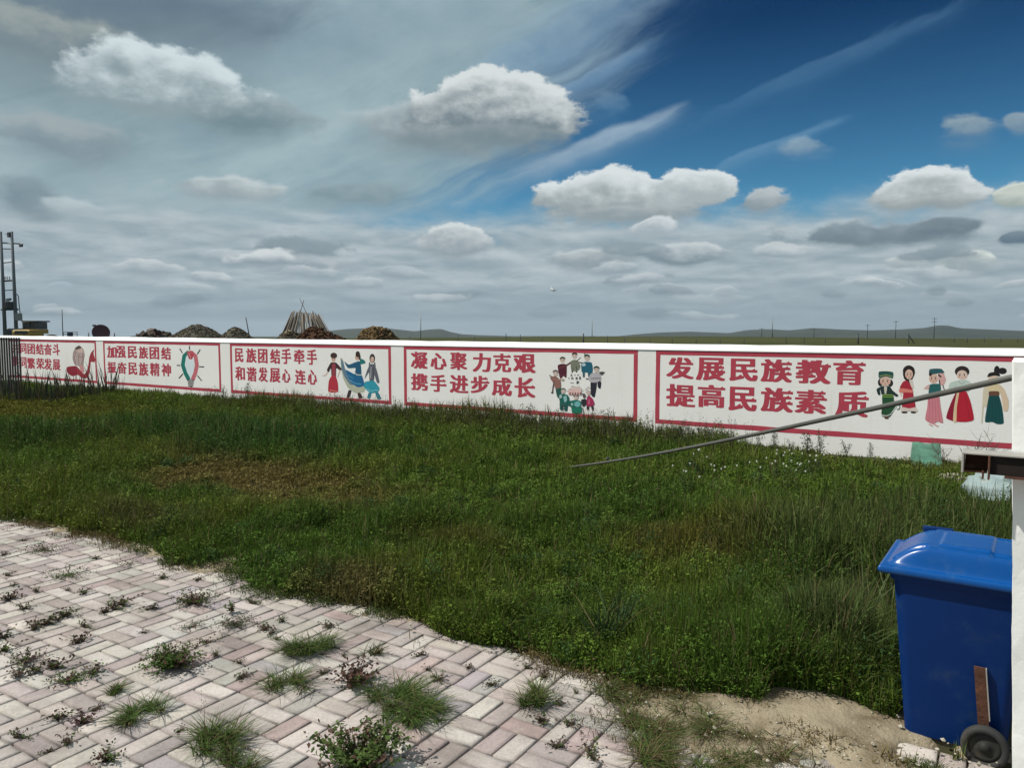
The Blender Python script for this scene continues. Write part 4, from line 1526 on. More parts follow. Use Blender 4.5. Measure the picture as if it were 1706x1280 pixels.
    for sy in (-1, 1):
        mb = MB()
        M = Matrix.Translation((0.135, sy * 0.268, 0.062)) @ Matrix.Rotation(math.radians(90) * (1 if sy < 0 else -1), 4, 'X')
        pr = [(0.066, -0.022), (0.088, -0.024), (0.096, -0.016), (0.097, 0.0), (0.096, 0.016), (0.088, 0.024), (0.070, 0.022), (0.066, 0.012)]
        mb.lathe(pr, 36, 0, M)
        wh = mb.build('wheel', M_tyre, root, smooth=True)
        mb = MB()
        pr = [(0.0, 0.018), (0.018, 0.018), (0.020, 0.010), (0.050, 0.006), (0.066, 0.013), (0.066, -0.012), (0.0, -0.012)]
        mb.lathe(pr, 36, 0, M)
        mb.build('rim', mat('wheel_hub', (0.030, 0.031, 0.028), 0.65, 0.2, var=0.2, vscale=12, dirt=(0.06, 0.052, 0.04), dscale=10), wh, smooth=True)
    return root


bin_ = make_bin()
bin_.rotation_euler = (0, 0, math.radians(-1.5))

# rusty flat iron bar standing in front of the bin's side
mb = MB()
a = onY(1632, 1112, 4.046)
b = onY(1643, 1276, 4.060)
b = a + (b - a) * (a[2] - 0.02) / (a[2] - b[2])
ax = (a - b) / np.linalg.norm(a - b)
bar_o = empty('iron_bar', tuple(b))
tag(bar_o, 'short rusty flat iron bar leaning on the blue bin behind its wheel', 'iron bar')
wv = np.array([1.0, 0.0, 0])
tv = np.cross(ax, wv)
tv /= np.linalg.norm(tv)
ln = np.linalg.norm(a - b)
vs = []
for s_ in (0, 1):
    for (u, v) in ((-1, -1), (1, -1), (1, 1), (-1, 1)):
        vs.append(ax * ln * s_ + wv * u * 0.0225 + tv * v * 0.004)
mb.add(vs, [(3, 2, 1, 0), (4, 5, 6, 7), (0, 1, 5, 4), (1, 2, 6, 5), (2, 3, 7, 6), (3, 0, 4, 7)])
mb.build('bar_plate', M_rust, bar_o, bevel=0.001)
mb = MB()
vs = []
for s_ in (0.42, 0.99):
    for (u, v) in ((1.02, -1.6), (1.02, 3.5), (1.25, 3.5), (1.25, -1.6)):
        vs.append(ax * ln * s_ + wv * u * 0.0225 + tv * v * 0.004)
mb.add(vs, [(3, 2, 1, 0), (4, 5, 6, 7), (0, 1, 5, 4), (1, 2, 6, 5), (2, 3, 7, 6), (3, 0, 4, 7)])
mb.build('bar_edge', M_steelpaint, bar_o, bevel=0.0005)


# ---- woven sack, stones and green sheet by the far wall
def blob(name, cx, cy, cz, sx, sy, sz, m, seed, amp=0.25, freq=2.0, flat=0.5, parent=None, n=40, sub=0, crease=0.0):
    r = np.random.default_rng(seed)
    o1, o2 = r.uniform(0, 50, 2)
    vs, fs = [], []
    nv = n // 2
    for i in range(nv + 1):
        ph = math.pi * i / nv
        for j in range(n):
            th = 2 * math.pi * j / n
            x, y, z = math.sin(ph) * math.cos(th), math.sin(ph) * math.sin(th), math.cos(ph)
            e = 1 + amp * 2 * (fbm(np.array([x * freq + o1 + z * 1.3]), np.array([y * freq + o2 + z * 1.7]), 4)[0] - 0.5)
            if crease:
                e -= crease * abs(math.sin(x * 7 + y * 5 + z * 3 + o1)) ** 6
            q = 0.75
            sg = lambda a: math.copysign(abs(a) ** q, a)
            vs.append((cx + sg(x) * sx * e, cy + sg(y) * sy * e, cz + max(-flat, sg(z)) * sz * e))
    for i in range(nv):
        for j in range(n):
            a, b = i * n + j, i * n + (j + 1) % n
            fs.append((a, a + n, b + n, b))
    mb = MB().add(vs, fs)
    return mb.build(name, m, parent, smooth=True)


sk = empty('woven_sack', (0.02, 9.95, 0))
tag(sk, 'pale woven plastic sack slumped in the grass behind the pillar', 'sack')
o = blob('sack_body', 0.20, 0.12, 0.20, 0.52, 0.34, 0.27, M_sack, 8, 0.55, 1.5, 0.72, sk, 64, crease=0.10)
o = blob('sack_fold', 0.14, -0.22, 0.08, 0.46, 0.20, 0.12, M_sack, 9, 0.55, 1.9, 0.6, sk, 56, crease=0.12)
s1 = blob('stone', 0, 0, 0, 0.19, 0.13, 0.07, M_stone, 11, 0.4, 1.4, 0.6, None, 24)
s1.location = tuple(G(1588, 812)[:2]) + (0.10,)
tag(s1, 'flat pale stone lying in the grass right of the green sheet', 'stone')
s2 = blob('stone', 0, 0, 0, 0.06, 0.05, 0.045, M_stone, 12, 0.4, 1.5, 0.8, None, 18)
s2.location = tuple(G(1626, 846)[:2]) + (0.06,)
tag(s2, 'small round stone beside the left end of the pale sack', 'stone')
s3 = blob('stone', 0, 0, 0, 0.10, 0.07, 0.03, M_stone, 13, 0.4, 1.5, 0.8, None, 18)
s3.location = tuple(G(1476, 1156)[:2]) + (0.065,)
tag(s3, 'thin flat dark edged stone on the soil left of the blue bin', 'stone')

# green plastic sheet leaning on the wall foot: a crumpled thick film
def green_sheet():
    nx, nz = 22, 18
    ys = WALL_Y
    vs, fs = [], []
    TL, TR = onY(1520, 737, WALL_Y - 0.12), onY(1567, 740, WALL_Y - 0.12)
    BL, BR = onY(1516, 790, WALL_Y - 0.75), onY(1572, 793, WALL_Y - 0.75)
    P = {}
    for s in (0, 1):
        for i in range(nx + 1):
            for k in range(nz + 1):
                u, t = i / nx, k / nz
                top = TL * (1 - u) + TR * u
                bot = BL * (1 - u) + BR * u
                bot = np.array([bot[0], bot[1], 0.0])
                p = top * (1 - t) + bot * t
                w = (fbm(np.array([u * 5 + 2]), np.array([t * 2.2]), 4)[0] - 0.5) * 0.16 * (0.25 + t) + 0.03 * math.sin(u * 14 + t * 3) * t
                p = p + np.array([0, -abs(w) - 0.08 * math.sin(math.pi * t), 0]) + np.array([0, -0.006 * s, 0])
                if k == 0:
                    p = p + np.array([0, 0, 0.01 * math.sin(u * 9)])
                vs.append(p)
    N = (nx + 1) * (nz + 1)
    for s in (0, 1):
        for i in range(nx):
            for k in range(nz):
                a = s * N + i * (nz + 1) + k
                fs.append((a, a + 1, a + nz + 2, a + nz + 1) if s else (a, a + nz + 1, a + nz + 2, a + 1))
    edge = [i * (nz + 1) for i in range(nx + 1)] + [nx * (nz + 1) + k for k in range(1, nz + 1)] + [i * (nz + 1) + nz for i in range(nx - 1, -1, -1)] + [k for k in range(nz - 1, 0, -1)]
    for q in range(len(edge)):
        a, b = edge[q], edge[(q + 1) % len(edge)]
        fs.append((a, b, b + N, a + N))
    o = MB().add(vs, fs).build('plastic_sheet', M_net, smooth=True)
    tag(o, 'translucent green plastic sheet leaning against the foot of the wall', 'sheet')


green_sheet()


# bare twigs by the wall, right of the sheet
def dry_bush(loc, h, seed, name='dry_twigs'):
    r = np.random.default_rng(seed)
    mb = MB()
    def branch(p, d, l, rad, dep):
        pts = [p]
        for s in range(4):
            d = d + Vector(r.normal(0, 0.22, 3)) + Vector((0, 0, 0.05))
            d.normalize()
            pts.append(pts[-1] + d * l / 4)
        mb.tube(pts, [rad, rad * .9, rad * .8, rad * .65, rad * .45], 5, col=(0.10, 0.085, 0.06))
        if dep:
            for s in range(3):
                q = pts[1 + s]
                dd = d + Vector(r.normal(0, 0.7, 3))
                dd.z = abs(dd.z) * 0.7
                branch(q, dd.normalized(), l * 0.6, rad * 0.6, dep - 1)
    for s in range(5):
        a = r.uniform(0, 6.28)
        branch(Vector((r.normal(0, .05), r.normal(0, .05), 0)), Vector((math.cos(a) * 0.55, math.sin(a) * 0.55, 1)).normalized(), h * r.uniform(.6, 1), 0.006, 2)
    o = mb.build(name, M_twig, color=True)
    o.location = loc
    return o


o = dry_bush((-0.36, 12.25, 0), 0.62, 3)
tag(o, 'bare brown branching twigs at the wall above the steel bracket', 'bush')
o = dry_bush((-0.72, 12.3, 0), 0.42, 5)
tag(o, 'low bare twigs at the wall just right of the green sheet', 'bush')

# ------------------------------------------------------------------ left side: iron fence and reeds
fence = empty('iron_fence', (-25.6, 10.4, 0))
tag(fence, 'black iron bar fence section standing before the left end of the wall', 'fence')
FY = 10.4
xl, xr = -28.5, onY(38, 640, FY)[0]
zt = onY(20, 565, FY)[2] + 0.02
for z in (zt - 0.03, 0.34):
    mb = MB().box((xl, FY - 0.016, z - 0.02), (xr, FY + 0.016, z + 0.02))
    local(mb, fence).build('rail', M_iron, fence, bevel=0.003)
nb = int((xr - xl) / 0.142)
for i in range(nb + 1):
    x = xr - 0.02 - i * 0.142
    mb = MB().box((x - 0.026, FY - 0.0155 + 0.05 * 0, 0.2 if i % 8 else 0.0), (x + 0.026, FY + 0.0155, zt + 0.02))
    mb.v = [(p_[0], p_[1] - 0.034, p_[2]) for p_ in mb.v]
    local(mb, fence).build('bar', M_iron, fence)


def reed_clump(seed, h=0.95, n=26, spread=0.40):
    r = np.random.default_rng(seed)
    mb = MB()
    for i in range(n):
        a = r.uniform(0, 6.283)
        rad = spread * math.sqrt(r.random())
        bx, by = rad * math.cos(a), rad * math.sin(a) * 0.6
        hh = h * (r.uniform(0.55, 1.15) if r.random() < 0.6 else r.uniform(0.25, 0.5))
        w = r.uniform(0.011, 0.023)
        la = a + r.normal(0, 0.6)
        ll = r.uniform(0.02, 0.30) * hh
        f = r.uniform(0, 3.14)
        ux, uy = math.cos(f) * w, math.sin(f) * w
        c = np.array([0.040, 0.052, 0.032]) * r.uniform(0.7, 1.5)
        if r.random() < 0.25:
            c = np.array([0.10, 0.075, 0.045]) * r.uniform(0.7, 1.2)
        vs = []
        for t, wd in ((0, 0.9), (0.35, 1.0), (0.7, 0.7), (1.0, 0.06)):
            px, py = bx + math.cos(la) * ll * t * t, by + math.sin(la) * ll * t * t
            z = hh * t * (1 - 0.12 * t * ll / hh)
            vs += [(px - ux * wd, py - uy * wd, z), (px + ux * wd, py + uy * wd, z)]
        mb.add(vs, [(0, 1, 3, 2), (2, 3, 5, 4), (4, 5, 7, 6)], 0, tuple(c))
    return mb


reed_protos = []
for sd in range(5):
    o = reed_clump(20 + sd, 0.86 + 0.06 * sd).build('reed_clump', M_leaf, color=True)
    reed_protos.append(o)
GR_REED = 'dark reed clumps in front of the left end of the wall'
reed_px = [(4, 668, 1.0), (18, 672, .8), (34, 670, .95), (50, 668, .85), (66, 668, .9), (78, 670, 1.0), (92, 669, 1.05), (104, 668, 1.1), (116, 670, .75), (128, 668, .8), (138, 668, .85), (150, 668, .9), (160, 668, .7), (172, 664, 1.0), (184, 664, 1.0), (192, 664, .95), (44, 674, .6), (86, 675, .7), (24, 664, .9)]
for i, (px, py, sc) in enumerate(reed_px):
    o = reed_protos[i] if i < 5 else reed_protos[i % 5].copy()
    if i >= 5:
        C.objects.link(o)
    g = G(px, py)
    o.location = (g[0], g[1], 0)
    o.scale = (0.8 * sc, 0.8 * sc, 0.93 * sc)
    o.rotation_euler = (0, 0, i * 1.3)
    tag(o, 'dark spiky reed clump standing before the left end of the white wall', 'reeds', GR_REED)

# ------------------------------------------------------------------ beyond the wall
def gz(x, y):
    return float(zground(np.array([x]), np.array([y]))[0]) - 0.05


def stand(px, d):
    """ground point below a pixel column at depth d"""
    q = atD(px, 560, d)
    return np.array([q[0], q[1], gz(q[0], q[1])])


# twin-pole transformer stand
def transformer_poles():
    D = 84.0
    a_top, b_top = atD(1, 386, D), atD(19.5, 386, D)
    a_b, b_b = atD(8.6, 560, D), atD(27.5, 560, D)
    root = empty('transformer_pole', tuple(stand(18, D)))
    tag(root, 'twin concrete poles carrying a transformer beyond the wall at far left', 'utility pole')
    for (t_, b_) in ((a_top, a_b), (b_top, b_b)):
        dd = (t_ - b_) / (t_[2] - b_[2])
        foot = b_ + dd * (root.location[2] - 0.3 - b_[2])
        mb = MB().tube([tuple(foot), tuple((foot + t_) / 2), tuple(t_)], [0.20, 0.17, 0.13], 14)
        local(mb, root).build('pole', M_concrete, root, smooth=True)
    ex = (b_b - a_b) / np.linalg.norm(b_b - a_b)

    def at(px, py):
        return atD(px, py, D)

    def beam(p, q, r, name='crossarm', m=M_galv):
        mb = MB().tube([tuple(p), tuple(q)], r, 6)
        local(mb, root).build(name, m, root)
    beam(at(-6, 404), at(38, 406.5), 0.085)
    beam(at(1, 414.5), at(20, 415), 0.06)
    beam(at(4, 438.5), at(23, 436), 0.055)
    beam(at(2, 468.5), at(25, 467), 0.10, 'crossarm', M_dark)
    beam(at(6, 484), at(27, 483), 0.055)
    beam(at(2, 516), at(30, 515.5), 0.12, 'platform', M_dark)
    # insulators
    for (px, py) in ((8.5, 464), (12, 464), (16, 464), (2, 399), (33, 408)):
        mb = MB().lathe([(0.0, -0.1), (0.07, -0.08), (0.03, 0.0), (0.075, 0.06), (0.03, 0.12), (0.06, 0.18), (0.0, 0.24)], 10, 0, Matrix.Translation(tuple(at(px, py))))
        local(mb, root).build('insulator', M_porc, root, smooth=True)
    mb = MB()
    q = at(35, 409.5)
    mb.box((q[0] - 0.25, q[1] - .1, q[2] - 0.12), (q[0] + 0.25, q[1] + .1, q[2] + 0.1))
    local(mb, root).build('switchgear', M_dark, root)
    mb = MB()
    mb.tube([tuple(at(16, 391)), tuple(at(8, 389.5))], 0.03, 6)
    mb.box(tuple(at(14.5, 393) - np.array([.15, .1, .15])), tuple(at(17, 391) + np.array([.15, .1, .25])))
    local(mb, root).build('switchgear', M_dark, root)
    # transformer tank with fins
    mb = MB()
    c = at(15.5, 508)
    mb.box((c[0] - 0.42, c[1] - 0.36, c[2] - 0.42), (c[0] + 0.42, c[1] + 0.36, c[2] + 0.34))
    for k_ in range(7):
        mb.box((c[0] - 0.40 + k_ * 0.125, c[1] - 0.50, c[2] - 0.34), (c[0] - 0.36 + k_ * 0.125, c[1] - 0.361, c[2] + 0.26))
    mb.tube([(c[0] - 0.2, c[1], c[2] + 0.60), (c[0] + 0.3, c[1], c[2] + 0.60)], 0.13, 12)
    for k_ in (-0.28, 0, 0.28):
        mb.lathe([(0.07, 0.0), (0.03, 0.1), (0.07, 0.2), (0.03, 0.3), (0.0, 0.36)], 8, 0, Matrix.Translation((c[0] + k_, c[1] - 0.15, c[2] + 0.35)))
    local(mb, root).build('transformer', M_dark, root, bevel=0.02)
    mb = MB()
    c = at(30, 528)
    mb.box((c[0] - 0.33, c[1] - 0.3, c[2] - 0.42), (c[0] + 0.33, c[1] + 0.3, c[2] + 0.38))
    local(mb, root).build('meter_box', M_galv, root, bevel=0.02)
    mb = MB()
    mb.tube([tuple(at(28, 490)), tuple(at(30.5, 493)), tuple(at(31.5, 505)), tuple(at(33.5, 522))], 0.05, 6)
    local(mb, root).build('cable', M_dark, root, smooth=True)


transformer_poles()


def wheel_loader():
    D = 62.0
    base = stand(52, D)
    s = D / FPX
    root = empty('wheel_loader', tuple(base))
    tag(root, 'dusty yellow wheel loader with dark cab parked beyond the wall', 'loader')
    zc = lambda py: atD(50, py, D)[2] - base[2]
    R = Matrix.Rotation(YAW, 4, 'Z')
    X = lambda px: (px - 52) * s

    def bx(lo, hi, name, m, par=root, bev=0.03):
        mb = MB().box(lo, hi)
        mb.v = [tuple(R @ Vector(p)) for p in mb.v]
        return mb.build(name, m, par, bevel=bev)
    # cab: frame, glass, roof
    cab = bx((X(47), -0.6, zc(556)), (X(69), 1.0, zc(549)), 'cab', M_yellow)
    bx((X(48), -0.55, zc(549) + .01), (X(68), 0.95, zc(537)), 'cab_glass', M_glass, cab)
    bx((X(45.5), -0.7, zc(537) + .01), (X(71), 1.1, zc(534.5)), 'cab_roof', M_dark, cab)
    for x in (47.3, 57, 68.4):
        bx((X(x) - .05, -0.62, zc(549)), (X(x) + .05, -0.56, zc(537)), 'cab_post', M_dark, cab, 0)
    # engine hood behind
    mb = MB()
    prof = [(-1.2, zc(570)), (-1.2, zc(552)), (-1.0, zc(549.5)), (0.6, zc(549)), (0.8, zc(553)), (0.8, zc(570))]
    vs = [(X(48), y, z) for y, z in prof] + [(X(75), y, z) for y, z in prof]
    nq = len(prof)
    fs = [(i, (i + 1) % nq, nq + (i + 1) % nq, nq + i) for i in range(nq)] + [tuple(range(nq)), tuple(range(2 * nq - 1, nq - 1, -1))]
    mb.add(vs, fs)
    mb.v = [tuple(R @ Vector((p[0], p[1] - 0.9, p[2]))) for p in mb.v]
    h = mb.build('hood', M_yellow, root, bevel=0.06)
    bx((X(53), -2.13, zc(556)), (X(74), -2.105, zc(551)), 'grille', M_dark, h, 0)
    # front arms and bucket
    mb = MB()
    mb.tube([(X(45), 0.4, zc(550)), (X(37), 0.9, zc(541)), (X(30), 1.2, zc(556))], [0.28, 0.34, 0.2], 8)
    mb.tube([(X(45), 1.1, zc(548)), (X(38), 1.3, zc(543)), (X(32), 1.4, zc(556))], [0.2, 0.24, 0.2], 8)
    mb.v = [tuple(R @ Vector(p)) for p in mb.v]
    mb.build('lift_arm', M_yellow, root)
    mb = MB()
    prof = [(X(18), zc(566)), (X(19), zc(549)), (X(23), zc(547)), (X(30), zc(553)), (X(30), zc(566))]
    vs = [(x, -0.6, z) for x, z in prof] + [(x, 1.9, z) for x, z in prof]
    nq = len(prof)
    mb.add(vs, [(i, (i + 1) % nq, nq + (i + 1) % nq, nq + i) for i in range(nq)] + [tuple(range(nq)), tuple(range(2 * nq - 1, nq - 1, -1))])
    mb.v = [tuple(R @ Vector(p)) for p in mb.v]
    mb.build('bucket', M_dark, root, bevel=0.03)
    for (x, y) in ((X(40), -0.9), (X(66), -0.9), (X(40), 1.6), (X(66), 1.6)):
        M = R @ Matrix.Translation((x, y, 0.72)) @ Matrix.Rotation(math.radians(90), 4, 'X')
        mb = MB().lathe([(0.3, -0.24), (0.62, -0.26), (0.72, -0.18), (0.72, 0.18), (0.62, 0.26), (0.3, 0.24)], 24, 0, M)
        wl = mb.build('wheel', M_tyre, root, smooth=True)
        mb = MB().lathe([(0.0, 0.2), (0.30, 0.2), (0.31, -0.2), (0.0, -0.2)], 16, 0, M)
        mb.build('rim', M_yellow, wl)


wheel_loader()

# satellite dish seen edge-back on, on a post with a feed arm
D = 40.0
base = stand(170, D)
dish = empty('satellite_dish', tuple(base))
tag(dish, 'dark maroon round satellite dish just above the wall top', 'dish')
c = atD(168, 555, D) - base
M = Matrix.Translation(tuple(c)) @ Matrix.Rotation(YAW + 0.55, 4, 'Z') @ Matrix.Rotation(math.radians(72), 4, 'X')
mb = MB().lathe([(0.001, 0.0), (0.12, 0.006), (0.25, 0.03), (0.36, 0.075), (0.42, 0.11), (0.425, 0.118), (0.36, 0.090), (0.25, 0.045), (0.001, 0.016)], 32, 0, M)
mb.build('reflector', M_maroon, dish, smooth=True)
mb = MB().tube([(c[0], c[1] + 0.1, 0), (c[0], c[1] + 0.1, c[2])], 0.035, 10)
mb.build('mast', M_galv, dish, smooth=True)
f0 = atD(158, 557, D) - base
f1 = atD(157.5, 543, D) - base
mb = MB().tube([tuple(c), tuple(f0), tuple(f1)], 0.03, 6)
q = f1
mb.box((q[0] - .12, q[1] - .05, q[2] - 0.03), (q[0] + 0.05, q[1] + .05, q[2] + 0.06))
mb.build('feed_arm', M_iron, dish)


def post(px, y_top, D, r, name, label, cat, m=M_dark, group=None, lean=0.0, px_top=None):
    b = stand(px, D)
    t = atD(px if px_top is None else px_top, y_top, D) - b
    o = MB().tube([(0, 0, -0.2), (t[0] * .5, t[1] * .5, t[2] / 2), tuple(t)], [r, r * 0.9, r * 0.75], 8).build(name, m, smooth=True)
    o.location = tuple(b)
    return tag(o, label, cat, group)


post(147.5, 554.5, 40, 0.04, 'short_post', 'short dark post left of the maroon dish', 'post')
post(183, 559.5, 40, 0.035, 'short_post', 'thin stub post just right of the maroon dish', 'post')
post(190.5, 555, 40, 0.04, 'short_post', 'short dark post standing farthest right of the dish', 'post')

# metal railing crate with a navy panel
D = 48.0
b = stand(118, D)
cr = empty('steel_crate', tuple(b))
tag(cr, 'pipe railing crate with a small navy panel above the wall', 'crate')
for (p_, q_) in (((105.5, 570), (105.5, 553.5)), ((128.5, 570), (128.5, 553.5)), ((105.5, 553.5), (128.5, 553.5)), ((105.5, 557), (128.5, 557)), ((121, 570), (121, 553.5))):
    mb = MB().tube([tuple(atD(*p_, D) - b), tuple(atD(*q_, D) - b)], 0.022, 6)
    mb.build('rail', M_iron, cr)
lo, hi = atD(113, 566, D) - b, atD(120.5, 553.8, D) - b
dv = np.array([math.sin(YAW), -math.cos(YAW), 0]) * 0.06
mb = MB()
mb.add([lo - dv, (hi[0], hi[1], lo[2]) - dv, hi - dv, (lo[0], lo[1], hi[2]) - dv, lo + dv, (hi[0], hi[1], lo[2]) + dv, hi + dv, (lo[0], lo[1], hi[2]) + dv],
       [(0, 1, 2, 3), (7, 6, 5, 4), (0, 4, 5, 1), (1, 5, 6, 2), (2, 6, 7, 3), (3, 7, 4, 0)])
mb.build('panel', M_bluepanel, cr)
post(104.5, 516, 52, 0.035, 'antenna_mast', 'tall thin antenna mast left of the maroon dish', 'mast', px_top=103.2)


# heaps of dried dung and turf bricks
def heap(name, pxl, pxr, pyt, pxt, D, seed, label, cols, rough=0.5, chunk=0.16, n=900, group='dung and turf heaps behind the wall', peak=1.5):
    r = np.random.default_rng(seed)
    base = stand(pxt, D)
    top = atD(pxt, pyt, D)[2] - base[2]
    zw = atD(pxt, 563.5, D)[2] - base[2]
    f = (1 - max(0.05, zw / top)) ** (1 / peak)
    hl = (pxt - pxl) * D / FPX / max(f, 0.25)
    hr = (pxr - pxt) * D / FPX / max(f, 0.25)
    dep = 0.5 * (hl + hr) * 0.8
    R = np.array([[math.cos(YAW), -math.sin(YAW)], [math.sin(YAW), math.cos(YAW)]])
    nr, na = 22, 64
    vs, fs, cs = [], [], []

    def prof(u, a):
        x = u * math.cos(a) * (hr if math.cos(a) > 0 else hl)
        y = u * math.sin(a) * dep
        z = top * (1 - u ** peak)
        return x, y, z
    for i in range(nr + 1):
        for j in range(na):
            u, a = i / nr, 2 * math.pi * j / na
            x, y, z = prof(u, a)
            e = (fbm(np.array([x * 1.6 + seed]), np.array([y * 1.6 + z]), 4)[0] - 0.5) * rough * 0.5 * min(1, 3 * (u + 0.12))
            xy = R @ np.array([x, y])
            vs.append((xy[0], xy[1], max(-0.2, z + e)))
    for i in range(nr):
        for j in range(na):
            a, b = i * na + j, i * na + (j + 1) % na
            fs.append((a, a + na, b + na, b))
    mb = MB().add(vs, fs, 0, cols[0])
    # loose clods and turf bricks all over its skin
    for q in range(n):
        u = math.sqrt(r.random()) * 0.95
        a = r.uniform(0, 2 * math.pi)
        x, y, z = prof(u, a)
        e = (fbm(np.array([x * 1.6 + seed]), np.array([y * 1.6 + z]), 4)[0] - 0.5) * rough * 0.5 * min(1, 3 * (u + 0.12))
        xy = R @ np.array([x, y])
        s_ = chunk * r.uniform(0.4, 1.2)
        M = Matrix.Translation((xy[0], xy[1], z + e + 0.02)) @ Matrix.Rotation(r.uniform(0, 6), 4, 'Z') @ Matrix.Rotation(r.normal(0, 0.5), 4, 'X') @ Matrix.Rotation(r.normal(0, 0.5), 4, 'Y')
        c = np.array(cols[r.integers(len(cols))]) * r.uniform(0.6, 1.4)
        mb.box((-s_, -s_ * 0.7, -s_ * 0.35), (s_, s_ * 0.7, s_ * 0.35), 0, M, tuple(c))
    o = mb.build(name, M_dung, color=True)
    o.location = tuple(base)
    return tag(o, label, 'heap', group)


GREY = [(0.105, 0.095, 0.075), (0.135, 0.12, 0.085), (0.07, 0.058, 0.048), (0.15, 0.115, 0.075)]
DARK = [(0.085, 0.055, 0.050), (0.06, 0.042, 0.04), (0.12, 0.088, 0.078), (0.10, 0.085, 0.07)]
BRN = [(0.075, 0.038, 0.022), (0.055, 0.028, 0.018), (0.095, 0.052, 0.03)]
OCH = [(0.17, 0.115, 0.055), (0.13, 0.085, 0.04), (0.09, 0.06, 0.035)]
heap('dung_heap', 228, 293, 548, 256, 42, 1, 'ragged dark heap of dung bricks, leftmost of the heaps', DARK, 0.8, 0.15, 900, peak=1.1)
heap('dung_heap', 286, 374, 540.5, 328, 42, 2, 'broad grey dome heap with a rusty streak between two smaller heaps', GREY, 0.20, 0.042, 3600, peak=1.35)
heap('dung_heap', 366, 420, 546, 392, 42, 3, 'small smooth grey heap beside the thin short mast', GREY, 0.20, 0.042, 2200, peak=1.5)
heap('dung_heap', 598, 658, 546.5, 628, 44, 4, 'ochre brown twiggy heap standing alone right of the stacked poles', OCH, 0.6, 0.13, 1100, peak=2.0)
heap('dung_heap', 500, 565, 545.5, 522, 39.5, 5, 'dark reddish brown heap at the foot of the stacked poles', BRN, 0.5, 0.10, 1200, peak=1.3)
heap('dung_heap', 466, 506, 552, 484, 41, 6, 'low olive grey heap left under the stacked poles', GREY, 0.5, 0.10, 600, peak=1.6)


# conical stack of timber poles
def pole_stack():
    D = 43.0
    base = stand(512, D)
    root = empty('pole_stack', tuple(base))
    tag(root, 'tipi shaped stack of long weathered wooden poles behind the wall', 'pole stack')
    r = np.random.default_rng(21)
    s = D / FPX
    zt = lambda py: atD(505, py, D)[2] - base[2]
    ca, sa = math.cos(YAW), math.sin(YAW)
    pts = []
    n = 96
    for i in range(n):
        a = 2 * math.pi * i / n + r.normal(0, 0.05)
        topx = (508 + 21 * math.cos(a) + r.normal(0, 2.0) - 512) * s
        topy = 0.50 * math.sin(a)
        zz = zt(523 + r.normal(0, 2.6) + (3.5 if math.cos(a) > .5 else 0))
        bx_ = (512 + 62 * math.cos(a) - 512) * s * r.uniform(0.95, 1.06)
        by_ = 1.9 * math.sin(a) * r.uniform(.95, 1.05)
        c = np.array([0.215, 0.185, 0.15]) * r.uniform(0.45, 1.55)
        pts.append(((bx_, by_), (topx, topy, zz), r.uniform(0.024, 0.045), c))
    pts.append((((475 - 512) * s, -0.3), ((507.5 - 512) * s, 0.0, zt(500)), 0.026, np.array([0.10, 0.09, 0.085])))
    pts.append((((545 - 512) * s, 0.4), ((499.5 - 512) * s, 0.1, zt(497)), 0.022, np.array([0.10, 0.09, 0.085])))
    pts.append((((574 - 512) * s, -1.4), ((537 - 512) * s, -0.4, zt(547)), 0.045, np.array([0.24, 0.2, 0.15])))
    pts.append((((570 - 512) * s, -1.6), ((540 - 512) * s, -0.5, zt(550)), 0.035, np.array([0.20, 0.17, 0.13])))
    for (b_, t_, rad, c) in pts[-100:]:
        P0 = Vector((b_[0] * ca - b_[1] * sa, b_[0] * sa + b_[1] * ca, 0))
        P1 = Vector((t_[0] * ca - t_[1] * sa, t_[0] * sa + t_[1] * ca, t_[2]))
        mid = (P0 + P1) / 2 + Vector(r.normal(0, 0.03, 3))
        MB().tube([P0, mid, P1], [rad, rad * .9, rad * .7], 7, col=tuple(c)).build('pole', M_twig, root, smooth=True, color=True)


pole_stack()

# masts, power poles and fence posts out on the steppe
post(420, 529, 60, 0.05, 'radio_mast', 'thin dark mast standing right of the grey heaps', 'mast', px_top=409.5)
post(701, 521, 190, 0.10, 'radio_mast', 'very thin pale mast above the left hill shoulder', 'mast', M_galv)
post(986.5, 533, 260, 0.12, 'radio_mast', 'thin grey mast over the lowest gap between the hills', 'mast', M_galv)
post(1287, 529, 300, 0.19, 'radio_mast', 'pale grey lattice like mast left of centre over right hills', 'mast', M_galv)


def power_pole(px, pyt, D, label, arms=1, group='power poles on the steppe'):
    b = stand(px, D)
    t = atD(px, pyt, D) - b
    root = empty('power_pole', tuple(b))
    tag(root, label, 'utility pole', group)
    w = D / FPX
    MB().tube([(0, 0, -0.3), (0, 0, t[2])], [0.55 * w, 0.4 * w], 8).build('pole', M_dark, root, smooth=True)
    ca, sa = math.cos(YAW), math.sin(YAW)
    for k_ in range(arms):
        z = t[2] - (2.2 + 5.0 * k_) * w
        L = 4.6 * w
        MB().tube([(-L * ca, -L * sa, z), (L * ca, L * sa, z)], 0.3 * w, 6).build('crossarm', M_dark, root)


power_pole(1556, 529, 330, 'nearest dark power pole with two crossarms before the peaked hill', 2)
power_pole(1492, 534, 420, 'plain power pole left of the two armed pole', 1)
power_pole(1445, 540, 560, 'small distant power pole farthest left of three', 1)
power_pole(1356, 547, 500, 'faint distant power pole near the middle of the right hills', 1)
power_pole(1269, 546, 420, 'faint power pole just left of the pale lattice mast', 1)

